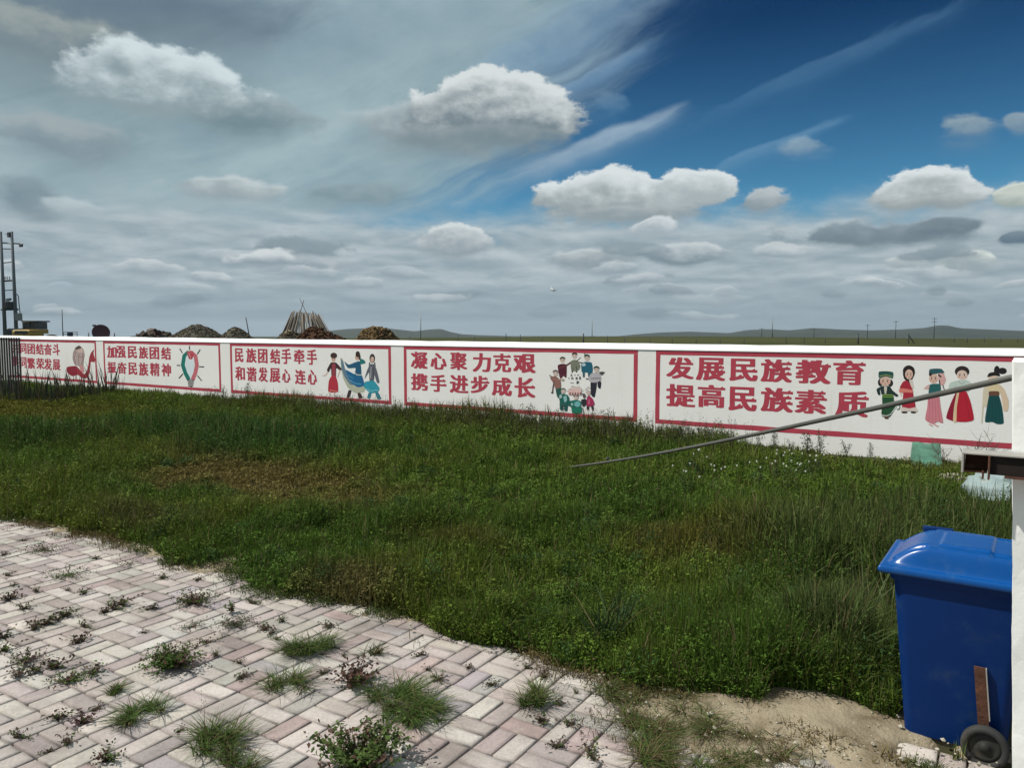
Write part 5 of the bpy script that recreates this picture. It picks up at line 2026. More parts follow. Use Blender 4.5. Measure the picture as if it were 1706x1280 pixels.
GRP = 'fence posts on the steppe beyond the wall'
LBL = 'thin dark fence post on the grassland beyond the wall'
for (px, pyt, D) in [(648, 557, 70), (682, 559.5, 70), (763, 558.5, 74), (790, 560, 74), (843, 555.5, 78), (867, 557.5, 80), (903, 561, 82), (1012, 559, 90), (1041, 560.5, 92), (1083, 561.5, 94),
                     (1120, 562, 95), (1160, 563, 96), (1200, 563, 97), (1240, 563.5, 98), (1310, 561, 100), (1340, 560, 100), (1375, 562, 101), (1590, 562, 104), (1612, 562, 105), (1640, 562, 106), (1668, 562.5, 106), (1696, 563, 107)]:
    post(px, pyt, D, 0.045, 'fence_post', LBL, 'fence post', M_dark, GRP)
post(972, 555.5, 86, 0.09, 'corner_post', 'thick dark corner post near the low gap of the hills', 'post')
post(1430, 555.5, 96, 0.10, 'corner_post', 'thick dark corner post below the three distant power poles', 'post')
bp = post(1514, 556, 99, 0.07, 'braced_post', 'dark post with a slanting brace left of the two armed pole', 'post')
q = stand(1524, 99)
t = atD(1513, 558, 99)
mb = MB().tube([tuple(q - np.array(bp.location)), tuple(t - np.array(bp.location))], 0.06, 6)
mb.build('brace', M_dark, bp)

# small white building-like speck and a gull
bird = empty('white_bird', tuple(atD(920, 484, 60)))
bird.rotation_euler = (-0.9, 0.25, 0.2)
tag(bird, 'small white bird flying low above the horizon', 'bird')
mb = MB()
ca, sa = math.cos(YAW), math.sin(YAW)
prof = [(-0.22, 0.004), (-0.15, 0.03), (-0.03, 0.055), (0.08, 0.05), (0.15, 0.035), (0.2, 0.03), (0.24, 0.004)]
mb.tube([(x * ca, x * sa, 0.012 * i) for i, (x, r_) in enumerate(prof)], [r_ for x, r_ in prof], 10)
mb.build('body', M_bird, bird, smooth=True)
for (sx, tip) in ((-1, (-0.30, 0.16)), (1, (0.34, 0.26))):
    vs = []
    for (u, c_) in ((0.0, 0.10), (0.45, 0.10), (1.0, 0.015)):
        x, z = tip[0] * u, tip[1] * (u ** 0.8) + 0.05
        for dy in (-c_, c_):
            for dz in (0, 0.012):
                vs.append((x * ca - dy * sa * 0.6, x * sa + dy * ca * 0.6, z + dz))
    fs = []
    for i in range(2):
        a = i * 4
        fs += [(a, a + 4, a + 5, a + 1), (a + 2, a + 3, a + 7, a + 6), (a + 1, a + 5, a + 7, a + 3), (a, a + 2, a + 6, a + 4)]
    fs += [(0, 1, 3, 2), (8, 10, 11, 9)]
    MB().add(vs, fs).build('wing', M_bird, bird)

# ------------------------------------------------------------------ vegetation
def blades(P, h, w, la, ll, col, r, zb=0.0, curl=1.0):
    """curved tapering grass blades: arrays of root points, heights, widths, lean directions and amounts"""
    n = len(P)
    f = r.uniform(0, math.pi, n)
    ux, uy = np.cos(f) * w, np.sin(f) * w
    T = np.array([0.0, 0.38, 0.74, 1.0])
    Wd = np.array([0.75, 1.0, 0.62, 0.0])
    V = np.zeros((n, 7, 3), np.float32)
    k = 0
    for t, wd in zip(T, Wd):
        off = ll * h * t ** 1.9
        cx = P[:, 0] + np.cos(la) * off
        cy = P[:, 1] + np.sin(la) * off
        cz = zb + h * (t - curl * 0.42 * ll * t ** 2.2)
        if wd > 0:
            V[:, k] = np.stack([cx - ux * wd, cy - uy * wd, cz], 1)
            V[:, k + 1] = np.stack([cx + ux * wd, cy + uy * wd, cz], 1)
            k += 2
        else:
            V[:, k] = np.stack([cx, cy, cz], 1)
    tri = np.array([(0, 1, 3), (0, 3, 2), (2, 3, 5), (2, 5, 4), (4, 5, 6)], np.int32)
    F = (np.arange(n, dtype=np.int32)[:, None, None] * 7 + tri[None]).reshape(-1, 3)
    Cc = np.repeat(col[:, None, :], 7, 1)
    return V.reshape(-1, 3), F, Cc.reshape(-1, 3)


def leaves(Cn, L, Wd, az, el, col, r):
    """small diamond leaves, folded a little along the midrib"""
    n = len(Cn)
    d = np.stack([np.cos(az) * np.cos(el), np.sin(az) * np.cos(el), np.sin(el)], 1)
    s = np.stack([-np.sin(az), np.cos(az), r.normal(0, 0.45, n)], 1)
    s /= np.linalg.norm(s, axis=1)[:, None]
    V = np.zeros((n, 4, 3), np.float32)
    V[:, 0] = Cn
    V[:, 1] = Cn + d * (L * 0.45)[:, None] + s * Wd[:, None]
    V[:, 2] = Cn + d * L[:, None] + np.array([0, 0, -0.15]) * L[:, None]
    V[:, 3] = Cn + d * (L * 0.45)[:, None] - s * Wd[:, None]
    tri = np.array([(0, 1, 2), (0, 2, 3)], np.int32)
    F = (np.arange(n, dtype=np.int32)[:, None, None] * 4 + tri[None]).reshape(-1, 3)
    Cc = np.repeat(col[:, None, :], 4, 1)
    return V.reshape(-1, 3), F, Cc.reshape(-1, 3)


class Veg:
    def __init__(s):
        s.V, s.F, s.C, s.n = [], [], [], 0

    def add(s, vfc):
        V, F, Cc = vfc
        s.V.append(V)
        s.F.append(F + s.n)
        s.C.append(Cc)
        s.n += len(V)

    def build(s, name, parent=None):
        return np_mesh(name, np.concatenate(s.V), np.concatenate(s.F), M_leaf, col=np.concatenate(s.C), parent=parent)


def blob_w(X, Y, cx, cy, rx, ry, soft=0.4):
    d = np.sqrt(((X - cx) / rx) ** 2 + ((Y - cy) / ry) ** 2)
    d = d + (fbm(X * 1.3 + 7, Y * 1.3, 4) - 0.5) * 0.9
    return np.clip((1 - d) / soft, 0, 1)


def sample_lawn(n, d0, d1, r):
    """points of the lawn seen between two depths, uniform on the ground"""
    out = []
    tot = 0
    while tot < n:
        m = n * 2
        dd = np.sqrt(r.uniform(d0 * d0, d1 * d1, m))
        lat = r.uniform(-0.74, 0.72, m)
        x = -math.sin(YAW) * dd + math.cos(YAW) * lat * dd
        y = math.cos(YAW) * dd + math.sin(YAW) * lat * dd
        ed = edge_line(x)
        ok = (y > ed) & (y < WALL_Y - 0.05) & (x < 2.5) & (x > -38)
        # bare soil beside the bin and under it
        bare = ((x + 0.62) / 0.42) ** 2 + ((y - 3.98) / 0.26) ** 2 < 1 + (fbm(x * 4, y * 4, 3) - 0.5)
        binf = (x > -0.42) & (x < 0.12) & (y > 3.98) & (y < 4.58)
        bare2 = (y > 12.25) & (x > -2.8) & (x < -1.1)
        mo = fbm(x * 1.1 + 30, y * 1.1, 3)
        ok &= ~bare & ~binf & ~(bare2 & (mo > 0.35))
        P = np.stack([x, y], 1)[ok]
        out.append(P)
        tot += len(P)
    return np.concatenate(out)[:n]


def lawn_fields(X, Y):
    """height (m) and base colour of the growth at each point"""
    n1 = fbm(X * 0.55 + 2, Y * 0.55, 4)
    n2 = fbm(X * 1.9 + 8, Y * 1.9, 4)
    n3 = fbm(X * 5 + 1, Y * 5, 3)
    h = 0.11 + 0.20 * n1 + 0.26 * (n2 - 0.5) + 0.20 * (n3 - 0.5)
    g = np.stack([np.full_like(X, 0.082), np.full_like(X, 0.130), np.full_like(X, 0.019)], 1)

    def tint(w, c, a=1.0):
        nonlocal g
        w = (w * a)[:, None]
        g = g * (1 - w) + np.array(c) * w
    olive = np.clip((n1 - 0.42) * 4, 0, 1)
    tint(olive, (0.112, 0.126, 0.019), 0.6)
    tint(np.clip((fbm(X * 0.9 + 40, Y * 0.9, 4) - 0.5) * 6, 0, 1), (0.052, 0.104, 0.016), 0.65)
    # trampled, dried patch left of the middle
    b = np.maximum(blob_w(X, Y, -8.3, 6.45, 2.3, 1.35, 0.6), blob_w(X, Y, -6.4, 6.1, 1.3, 0.9, 0.6) * 0.8)
    tint(b, (0.15, 0.105, 0.036), 0.85)
    h = h * (1 - 0.62 * b)
    b = np.maximum(blob_w(X, Y, -2.2, 6.3, 0.9, 0.7, 0.7), blob_w(X, Y, -3.9, 5.3, 0.8, 0.5, 0.7))
    tint(b, (0.105, 0.080, 0.020), 0.6)
    # dry fringe bits along the paving
    b = blob_w(X, Y, -3.95, 4.0, 0.55, 0.35, 0.6)
    tint(b, (0.110, 0.082, 0.036), 0.7)
    b = blob_w(X, Y, -7.2, 4.3, 1.0, 0.4, 0.6)
    tint(b, (0.085, 0.078, 0.028), 0.6)
    # darker tall tussock band further back on the left
    b = np.maximum(blob_w(X, Y, -11.5, 8.6, 4.5, 1.6, 0.5), blob_w(X, Y, -13.6, 6.7, 1.8, 1.2, 0.5))
    tint(b, (0.038, 0.084, 0.020), 0.75)
    h = h + b * 0.14
    # low yellow-green ground cover at far left
    b = blob_w(X, Y, -20.0, 9.2, 5.5, 2.3, 0.5)
    tint(b, (0.105, 0.100, 0.014), 0.85)
    h = h * (1 - 0.6 * b)
    # tall weeds along the wall
    b = np.clip((Y - 11.0) / 0.9, 0, 1) * np.clip((-3.6 - X) / 1.2, 0, 1) * np.clip((X + 16.8) / 1.0, 0, 1)
    h = h + b * (0.06 + 0.16 * n2)
    tint(b, (0.072, 0.080, 0.024), 0.6)
    b = np.clip((Y - 11.2) / 0.8, 0, 1) * np.clip((X + 3.8) / 1.0, 0, 1)
    h = h * (1 - 0.45 * b)
    tint(b, (0.100, 0.090, 0.027), 0.6)
    # tall blue-green grass behind the bin
    b = np.maximum(blob_w(X, Y, -0.9, 6.6, 1.1, 1.3, 0.4), blob_w(X, Y, -0.2, 7.6, 1.0, 0.9, 0.5))
    h = h + b * 0.20
    tint(b, (0.056, 0.084, 0.026), 0.75)
    b = blob_w(X, Y, -1.15, 4.5, 0.95, 0.5, 0.5)
    h = h + b * 0.12
    b = blob_w(X, Y, -0.75, 4.9, 0.35, 0.6, 0.5)
    h = h + b * 0.12
    tint(b, (0.085, 0.105, 0.045), 0.55)
    # fringe thins out to the paving
    ed = edge_line(X)
    h = h * np.clip(0.80 + (Y - ed) * 1.0, 0.7, 1.0)
    return np.clip(h, 0.05, 0.75), g


def build_lawn():
    r = np.random.default_rng(77)
    veg = Veg()
    # (depth range, blades, weeds)
    zones = [(3.4, 5.2, 84000, 15000), (5.2, 8.0, 100000, 17000), (8.0, 12.5, 76000, 15000), (12.5, 19.0, 60000, 9000), (19.0, 34.0, 38000, 4000)]
    for (d0, d1, nb, nw) in zones:
        sc = (0.5 * (d0 + d1)) / 4.3
        wide = sc ** 0.62
        P = sample_lawn(nb, d0, d1, r)
        h, g = lawn_fields(P[:, 0], P[:, 1])
        n = len(P)
        hh = h * r.uniform(0.5, 1.45, n)
        w = 0.0026 * wide * r.uniform(0.6, 1.5, n)
        # a share of broad long blades in the tall patches
        broad = r.random(n) < np.clip((h - 0.30) * 2.2, 0, 0.5)
        w = np.where(broad, w * 1.9, w)
        la = r.uniform(0, 2 * math.pi, n)
        ll = np.abs(r.normal(0.25, 0.28, n))
        c = g * r.uniform(0.55, 1.45, n)[:, None]
        dry = r.random(n) < 0.10
        c[dry] = np.array([0.15, 0.115, 0.055]) * r.uniform(0.5, 1.2, dry.sum())[:, None]
        pale = r.random(n) < 0.05
        c[pale] = np.array([0.15, 0.165, 0.07]) * r.uniform(0.7, 1.2, pale.sum())[:, None]
        veg.add(blades(P, hh, w, la, np.minimum(ll, 1.1), c, r))
        # leafy weeds: stems of small leaves filling the mat
        Q = sample_lawn(nw, d0, d1, r)
        h, g = lawn_fields(Q[:, 0], Q[:, 1])
        K = 15
        n = len(Q)
        t = np.linspace(0.15, 1.0, K)[None] * np.ones((n, 1))
        H = (h * r.uniform(0.55, 1.05, n))[:, None]
        la = r.uniform(0, 2 * math.pi, n)[:, None]
        ll = np.abs(r.normal(0.3, 0.3, n))[:, None]
        spread = r.normal(0, 1, (n, K)) * 0.012 * wide
        spread2 = r.normal(0, 1, (n, K)) * 0.012 * wide
        cx = Q[:, 0:1] + np.cos(la) * ll * H * t ** 1.5 + spread
        cy = Q[:, 1:2] + np.sin(la) * ll * H * t ** 1.5 + spread2
        cz = H * t * (1 - 0.25 * np.minimum(ll, 1) * t)
        Cn = np.stack([cx, cy, cz], -1).reshape(-1, 3)
        m = n * K
        L = 0.0215 * wide * r.uniform(0.5, 1.5, m)
        col = np.repeat(g, K, 0) * r.uniform(0.55, 1.5, m)[:, None]
        br = r.random(m) < 0.03
        col[br] = np.array([0.14, 0.10, 0.05])
        veg.add(leaves(Cn, L, L * r.uniform(0.12, 0.27, m), r.uniform(0, 2 * math.pi, m), r.normal(0.4, 0.5, m), col, r))
    # bushy weed domes that break up the mat
    for (d0, d1, nd_) in ((3.6, 5.6, 210), (5.6, 9.0, 240), (9.0, 14.0, 150)):
        Q = sample_lawn(nd_, d0, d1, r)
        h, g = lawn_fields(Q[:, 0], Q[:, 1])
        K = 230
        n = len(Q)
        sc = (0.5 * (d0 + d1)) / 4.3
        rad = r.uniform(0.07, 0.17, n)[:, None]
        top = (h * r.uniform(0.8, 1.35, n) + 0.03)[:, None]
        a = r.uniform(0, 6.283, (n, K))
        u = np.sqrt(r.random((n, K)))
        rr2 = rad * u
        zz2 = top * np.sqrt(np.maximum(0, 1 - 0.85 * u ** 2)) * r.uniform(0.55, 1.05, (n, K))
        Cn = np.stack([Q[:, 0:1] + rr2 * np.cos(a), Q[:, 1:2] + rr2 * np.sin(a), zz2], -1).reshape(-1, 3)
        m = n * K
        L = 0.020 * sc ** 0.5 * r.uniform(0.5, 1.4, m)
        tone = np.repeat(r.uniform(0.55, 1.35, n), K) * r.uniform(0.6, 1.4, m)
        hue = np.repeat(r.random(n) < 0.25, K)
        base_c = np.where(hue[:, None], np.array([0.034, 0.072, 0.022]), np.repeat(g, K, 0))
        veg.add(leaves(Cn, L, L * r.uniform(0.16, 0.32, m), a.reshape(-1) + r.normal(0, 0.8, m), r.normal(0.35, 0.5, m), base_c * tone[:, None], r))
    # ragged low fringe creeping over the edge of the paving
    n = 9000
    x = r.uniform(-12, 0.0, n)
    dy = np.abs(r.normal(0, 0.085, n))
    y = edge_line(x) - dy
    keep = fbm(x * 3.1 + 3, y * 3.1, 3) > 0.47
    P = np.stack([x, y], 1)[keep]
    n = len(P)
    dryc = np.array([0.125, 0.098, 0.042])
    grn = np.array([0.055, 0.078, 0.018])
    q = (fbm(P[:, 0] * 1.3 + 5, P[:, 1], 3) > 0.5)[:, None]
    c = np.where(q, dryc, grn) * r.uniform(0.6, 1.4, n)[:, None]
    veg.add(blades(P, 0.02 + 0.085 * r.random(n) ** 1.5, 0.0022 * r.uniform(.7, 1.4, n), r.uniform(0, 6.28, n), np.abs(r.normal(0.7, 0.5, n)), c, r, 0.015))
    K = 6
    Cn = np.repeat(np.stack([P[::3, 0], P[::3, 1], np.full(len(P[::3]), 0.02)], 1), K, 0) + np.abs(r.normal(0, 0.022, (len(P[::3]) * K, 3)))
    m = len(Cn)
    veg.add(leaves(Cn, np.full(m, 0.017) * r.uniform(.6, 1.3, m), np.full(m, 0.0035), r.uniform(0, 6.28, m), r.normal(0.3, 0.4, m), np.repeat(c[::3], K, 0), r))
    # sparse dry scraps over the bare sandy patch
    n = 2600
    x, y = r.uniform(-1.75, -0.4, n), r.uniform(3.2, 4.05, n)
    keep = (fbm(x * 2.6 + 21, y * 2.6, 4) > 0.50) & (y > 3.15 + 0.28 * (x + 1.75))
    P = np.stack([x, y], 1)[keep]
    n = len(P)
    veg.add(blades(P, 0.015 + 0.06 * r.random(n) ** 2, 0.002 * r.uniform(.6, 1.3, n), r.uniform(0, 6.28, n), np.abs(r.normal(1.0, 0.5, n)), np.where(r.random(n)[:, None] < 0.6, np.array([0.13, 0.10, 0.05]), np.array([0.07, 0.095, 0.03])) * r.uniform(0.6, 1.3, n)[:, None], r, 0.03))
    # seed heads above the weeds along the wall
    n = 950
    x = r.uniform(-17.2, -3.4, n)
    y = r.uniform(11.3, 12.7, n)
    keep = fbm(x * 1.2 + 11, y, 3) > 0.45
    P = np.stack([x, y], 1)[keep]
    n = len(P)
    hh = r.uniform(0.30, 0.58, n)
    la = r.uniform(0, 6.28, n)
    ll = np.abs(r.normal(0.12, 0.12, n))
    veg.add(blades(P, hh, np.full(n, 0.005), la, ll, np.array([0.085, 0.07, 0.045]) * r.uniform(0.6, 1.3, n)[:, None], r))
    K = 12
    t = r.uniform(0.55, 1.0, (n, K))
    Cn = np.stack([P[:, 0:1] + np.cos(la)[:, None] * (ll * hh)[:, None] * t ** 1.9 + r.normal(0, 0.02, (n, K)),
                   P[:, 1:2] + np.sin(la)[:, None] * (ll * hh)[:, None] * t ** 1.9 + r.normal(0, 0.02, (n, K)), hh[:, None] * t], -1).reshape(-1, 3)
    m = n * K
    veg.add(leaves(Cn, np.full(m, 0.034) * r.uniform(.5, 1.3, m), np.full(m, 0.008), r.uniform(0, 6.28, m), r.normal(0.6, 0.5, m), np.array([0.075, 0.072, 0.040]) * r.uniform(0.5, 1.4, m)[:, None], r))
    o = veg.build('lawn_grass')
    tag(o, 'rank green grass and small leaved weeds covering the yard', 'grass', kind='stuff')


build_lawn()


# --- single plants: weeds in the paving, drooping grasses, flowers
def grass_tuft(seed, rad=0.10, h=0.12, n=130, green=(0.066, 0.104, 0.026), dry=0.2, flat=0.95, w=0.0022):
    r = np.random.default_rng(seed)
    veg = Veg()
    nc = 4
    cr_ = rad * 0.55 * np.sqrt(r.random(nc))
    ca_ = r.uniform(0, 6.283, nc)
    ci = r.choice(nc, n, p=np.array([0.42, 0.28, 0.18, 0.12]))
    P = np.stack([(cr_ * np.cos(ca_))[ci], (cr_ * np.sin(ca_))[ci]], 1) + r.normal(0, rad * 0.10, (n, 2))
    a = np.where(r.random(n) < 0.45, ca_[ci] + r.normal(0, 0.9, n), r.uniform(0, 6.283, n))
    hh = h * r.uniform(0.4, 1.15, n)
    ll = np.abs(r.normal(flat, 0.35, n)) * rad / max(h, 0.03)
    ll = np.minimum(ll, 2.2)
    c = np.array(green) * r.uniform(0.6, 1.5, n)[:, None]
    d = r.random(n) < dry
    c[d] = np.array([0.13, 0.10, 0.05]) * r.uniform(0.6, 1.2, d.sum())[:, None]
    veg.add(blades(P, hh, np.full(n, w) * r.uniform(.7, 1.4, n), a + r.normal(0, 0.5, n), ll, c, r, 0.0, 0.45))
    return veg


def leafy_weed(seed, rad=0.09, h=0.10, stems=16, K=14, green=(0.064, 0.098, 0.026), red=0.3, redc=(0.085, 0.045, 0.035), L=0.017):
    r = np.random.default_rng(seed)
    veg = Veg()
    a = r.uniform(0, 6.283, stems)
    l_ = rad * r.uniform(0.35, 1.1, stems)
    hh = h * r.uniform(0.35, 1.15, stems)
    t = np.linspace(0.12, 1, K)[None] * np.ones((stems, 1)) + r.normal(0, 0.02, (stems, K))
    cx = np.cos(a)[:, None] * l_[:, None] * t + r.normal(0, 0.005, (stems, K))
    cy = np.sin(a)[:, None] * l_[:, None] * t + r.normal(0, 0.005, (stems, K))
    cz = hh[:, None] * t ** 0.8
    m = stems * K
    L = L * 1.25
    col = np.array(green) * r.uniform(0.55, 1.5, m)[:, None]
    rd = np.repeat(r.random(stems) < red, K)
    col[rd] = np.array(redc) * r.uniform(0.6, 1.4, rd.sum())[:, None]
    LL = L * r.uniform(0.5, 1.4, m)
    veg.add(leaves(np.stack([cx, cy, cz], -1).reshape(-1, 3), LL, LL * 0.3, r.uniform(0, 6.28, m), r.normal(0.35, 0.5, m), col, r))
    P = np.zeros((stems, 2))
    veg.add(blades(P, np.maximum(hh, 0.01), np.full(stems, 0.0012), a, l_ / np.maximum(hh, 0.01) * 0.95, np.tile(np.array([0.08, 0.06, 0.035]), (stems, 1)), r, 0.0, 0.0))
    return veg


def place(o, px, py, label, cat, group=None, rz=0.0, z=0.018):
    g = G(px, py)
    o.location = (g[0], g[1], z)
    o.rotation_euler = (0, 0, rz)
    tag(o, label, cat, group)
    return o


def px_m(px, py):
    g = G(px, py)
    return float(np.dot(np.array([g[0], g[1], -EYE]), FW)) / FPX


GW = 'weeds growing in the joints of the paving'
# singular plants, each with its own look: (px, py, kind, half width in px, height m, extra, label)
SOLO = [
    (285, 1118, 'leafy', 46, 0.10, dict(stems=190, K=16, red=0.22, green=(0.06, 0.105, 0.022), L=0.014), 'thick low weed clump, green with reddish left side, on the paving'),
    (512, 1088, 'tuft', 44, 0.11, dict(n=420, dry=0.12), 'dense round green grass cushion near the middle of the paving'),
    (475, 1152, 'tuft', 56, 0.09, dict(n=170, dry=0.3), 'wispy brownish green tuft spreading its blades left of the red weed'),
    (590, 1148, 'leafy', 40, 0.11, dict(stems=60, K=15, red=0.95, L=0.018), 'dark red leaved weed behind the big spreading grass clump'),
    (640, 1172, 'tuft', 64, 0.12, dict(n=260, dry=0.25), 'big spreading grass clump touching the dark red weed'),
    (692, 1190, 'tuft', 56, 0.10, dict(n=260, dry=0.12), 'right half of a wide grass clump with long flat runners'),
    (600, 1290, 'leafy', 76, 0.17, dict(stems=150, K=20, red=0.14, redc=(0.12, 0.07, 0.05), L=0.019), 'tall bushy weed with reddish stem tips at the bottom of the photo'),
    (355, 1258, 'tuft', 56, 0.11, dict(n=230, dry=0.2), 'grass tuft with one tall bare stalk near the lower paving edge'),
    (405, 1285, 'tuft', 44, 0.08, dict(n=160, dry=0.3), 'half cut off tuft right of the tall stalked tuft'),
    (243, 1200, 'tuft', 46, 0.085, dict(n=190, dry=0.15), 'fine dark green tuft of radiating blades, left of the tall stalked tuft'),
    (196, 1162, 'tuft', 24, 0.06, dict(n=80, dry=0.3), 'small brownish tuft on a pale brick above the fine radiating tuft'),
    (893, 1178, 'tuft', 36, 0.10, dict(n=210, dry=0.3), 'hairy olive tuft alone on the right part of the paving'),
    (390, 1048, 'leafy', 40, 0.05, dict(stems=60, K=12, red=0.15, green=(0.075, 0.082, 0.05), L=0.011), 'flat grey green cushion of tiny leaves among the bricks'),
    (387, 1026, 'leafy', 10, 0.09, dict(stems=9, K=14, red=0.6, L=0.016), 'small dark upright seedling standing behind the grey green cushion'),
    (323, 1010, 'leafy', 38, 0.07, dict(stems=80, K=14, red=0.4, L=0.014), 'dark matted weed with thin upright stalks close to the lawn edge'),
    (615, 1094, 'tuft', 26, 0.08, dict(n=50, dry=0.4), 'sparse tuft with a few thin blades right of the round cushion'),
    (1052, 1240, 'tuft', 84, 0.085, dict(n=230, dry=0.55, flat=1.2), 'wide brownish tuft sprawling from the sandy soil over the bricks'),
    (1060, 1190, 'tuft', 66, 0.08, dict(n=150, dry=0.4, flat=1.1), 'olive tuft on the sandy soil just behind the wide brownish tuft'),
    (1150, 1278, 'tuft', 76, 0.075, dict(n=160, dry=0.4, flat=1.2), 'grass tuft cut by the bottom edge on the pale sandy soil'),
    (1205, 1222, 'tuft', 60, 0.08, dict(n=160, dry=0.55), 'thin straggly tuft on bare sandy soil toward the bin'),
    (1292, 1262, 'tuft', 40, 0.09, dict(n=46, dry=0.8), 'dry forked straw tuft nearest the blue bin'),
    (1010, 1168, 'tuft', 40, 0.09, dict(n=120, dry=0.5), 'straggly dry tuft where the broad bladed clump meets the bricks'),
    (1100, 1228, 'tuft', 46, 0.07, dict(n=110, dry=0.6), 'low straw coloured tuft between the wide brownish tuft and the lawn'),
    (1160, 1190, 'tuft', 50, 0.08, dict(n=150, dry=0.4), 'low green brown tuft on sand close under the lawn edge'),
    (1255, 1232, 'tuft', 50, 0.06, dict(n=80, dry=0.8), 'flat dry grass scrap on the sand left of the forked straw tuft'),
    (1075, 1276, 'tuft', 60, 0.09, dict(n=190, dry=0.45), 'brown green tuft at the bottom edge under the wide brownish tuft'),
    (1225, 1278, 'tuft', 50, 0.07, dict(n=110, dry=0.5), 'thin tuft cut by the bottom edge below the forked straw tuft'),
    (720, 1200, 'tuft', 44, 0.06, dict(n=70, dry=0.1), 'few long green runners trailing off right of the wide grass clump'),
    (985, 1268, 'leafy', 30, 0.06, dict(stems=20, K=10, red=0.7, redc=(0.10, 0.075, 0.05), L=0.012), 'small dry brownish weed at the lower left edge of the sandy soil'),
    (218, 1148, 'leafy', 8, 0.02, dict(stems=6, K=5, red=0.5, L=0.01), None),
    (136, 1212, 'leafy', 22, 0.05, dict(stems=18, K=10, red=0.85, redc=(0.10, 0.055, 0.05), L=0.014), 'little reddish weed in a joint left of the fine radiating tuft'),
    (75, 922, 'leafy', 48, 0.05, dict(stems=46, K=12, red=0.55, redc=(0.09, 0.07, 0.05), L=0.013), 'broad thin brown green weed patch nearest the top left lawn edge'),
    (114, 964, 'leafy', 42, 0.05, dict(stems=40, K=12, red=0.4, redc=(0.09, 0.07, 0.05), L=0.013), 'flat weed patch on a pale brick below the broad brown patch'),
    (45, 1108, 'leafy', 30, 0.06, dict(stems=34, K=12, red=0.6, redc=(0.09, 0.06, 0.05), L=0.014), 'bushy dark reddish weed near the left edge of the photo'),
    (120, 1140, 'leafy', 36, 0.035, dict(stems=30, K=14, red=0.35, L=0.013), 'creeping weed trailing along a joint beside a pale brick'),
    (178, 1276, 'leafy', 26, 0.05, dict(stems=24, K=10, red=0.5, L=0.013), 'small weed cut by the bottom edge left of the tall stalked tuft'),
    (218, 945, 'leafy', 40, 0.06, dict(stems=22, K=10, red=0.3, green=(0.075, 0.085, 0.055), L=0.011), 'thin pale weed with scattered leaves creeping out of the lawn edge'),
    (318, 1052, 'leafy', 32, 0.03, dict(stems=24, K=10, red=0.1, green=(0.16, 0.18, 0.13), L=0.011), 'pale silvery creeping weed lying on the bricks'),
    (345, 1076, 'leafy', 20, 0.025, dict(stems=14, K=8, red=0.5, L=0.011), 'small flat weed below the pale silvery creeper'),
]
sid = 100
for (px, py, kind, hw, h, ex, label) in SOLO:
    if label is None:
        continue
    sid += 1
    R_ = hw * px_m(px, py) * (1.2 if kind == 'tuft' else 1.1)
    if kind == 'tuft':
        ex = dict(ex)
        ex['n'] = int(ex['n'] * 2.2)
        o = grass_tuft(sid, R_, h, **ex).build('grass_tuft')
        place(o, px, py, label, 'grass tuft', GW, sid)
    else:
        o = leafy_weed(sid, R_, h, **ex).build('paving_weed')
        place(o, px, py, label, 'weed', GW, sid)
# the bare seed stalk standing in the tall stalked tuft
r_ = np.random.default_rng(300)
veg = Veg()
veg.add(blades(np.array([[0.0, 0.0], [0.01, 0.0]]), np.array([0.26, 0.2]), np.array([0.0016, 0.0014]), np.array([0.4, 2.5]), np.array([0.06, 0.15]), np.array([[0.17, 0.13, 0.08]] * 2), r_))
nL = 26
tt = r_.uniform(0.5, 1, nL)
veg.add(leaves(np.stack([0.015 * tt + r_.normal(0, 0.012, nL), r_.normal(0, 0.012, nL), 0.26 * tt], 1), np.full(nL, 0.018), np.full(nL, 0.0022), r_.uniform(0, 6.28, nL), r_.normal(0.6, 0.4, nL), np.array([[0.17, 0.13, 0.08]] * nL), r_))
o = veg.build('seed_stalk')
place(o, 340, 1246, 'tall bare seed stalk rising from the tuft at the lower paving edge', 'stalk', None)

# small repeated weeds in the joints (nothing tells them apart)
JP = [leafy_weed(400 + i, 0.06, 0.035, stems=14, K=9, red=0.6, redc=(0.085, 0.06, 0.045), L=0.012) for i in range(4)]
joint_px = [(140, 1050), (127, 1078), (10, 1090), (112, 988), (140, 994), (15, 964), (22, 980), (15, 1004), (75, 1046), (58, 1052), (95, 1038), (110, 1032), (190, 1020), (172, 1026), (205, 1013), (30, 1132), (60, 1126), (95, 1120), (155, 1128), (160, 1190), (80, 1260), (112, 1244), (5, 1068),
            (240, 1060), (420, 1010), (450, 1062), (462, 1070), (440, 1054), (470, 1040), (540, 1128), (572, 1098), (404, 1136), (700, 1098), (712, 1122), (730, 1140), (820, 1148), (880, 1120), (905, 1136), (860, 1092), (930, 1180), (960, 1160), (930, 1252), (660, 1242), (300, 1226), (252, 1020), (60, 990), (40, 1020), (100, 1204), (30, 1236),
            (780, 1120), (620, 1136), (545, 1050), (360, 1098), (400, 1110), (270, 968), (330, 972), (440, 984), (900, 1210), (950, 1215), (40, 905), (110, 900), (5, 930), (160, 935), (20, 880)]
protos = []
for i, (px, py) in enumerate(joint_px):
    if i < 4:
        o = JP[i].build('paving_weed')
        protos.append(o)
    else:
        o = protos[i % 4].copy()
        C.objects.link(o)
    place(o, px, py, 'small dark weed sprouting in a joint between the paving bricks', 'weed', 'small weeds in the paving joints', i * 2.1, 0.012)
    s_ = 0.6 + 0.7 * ((i * 37) % 10) / 10 + (0.5 if px < 210 and 1000 < py < 1150 else 0)
    o.scale = (s_ * 1.2, s_ * 0.75, s_)

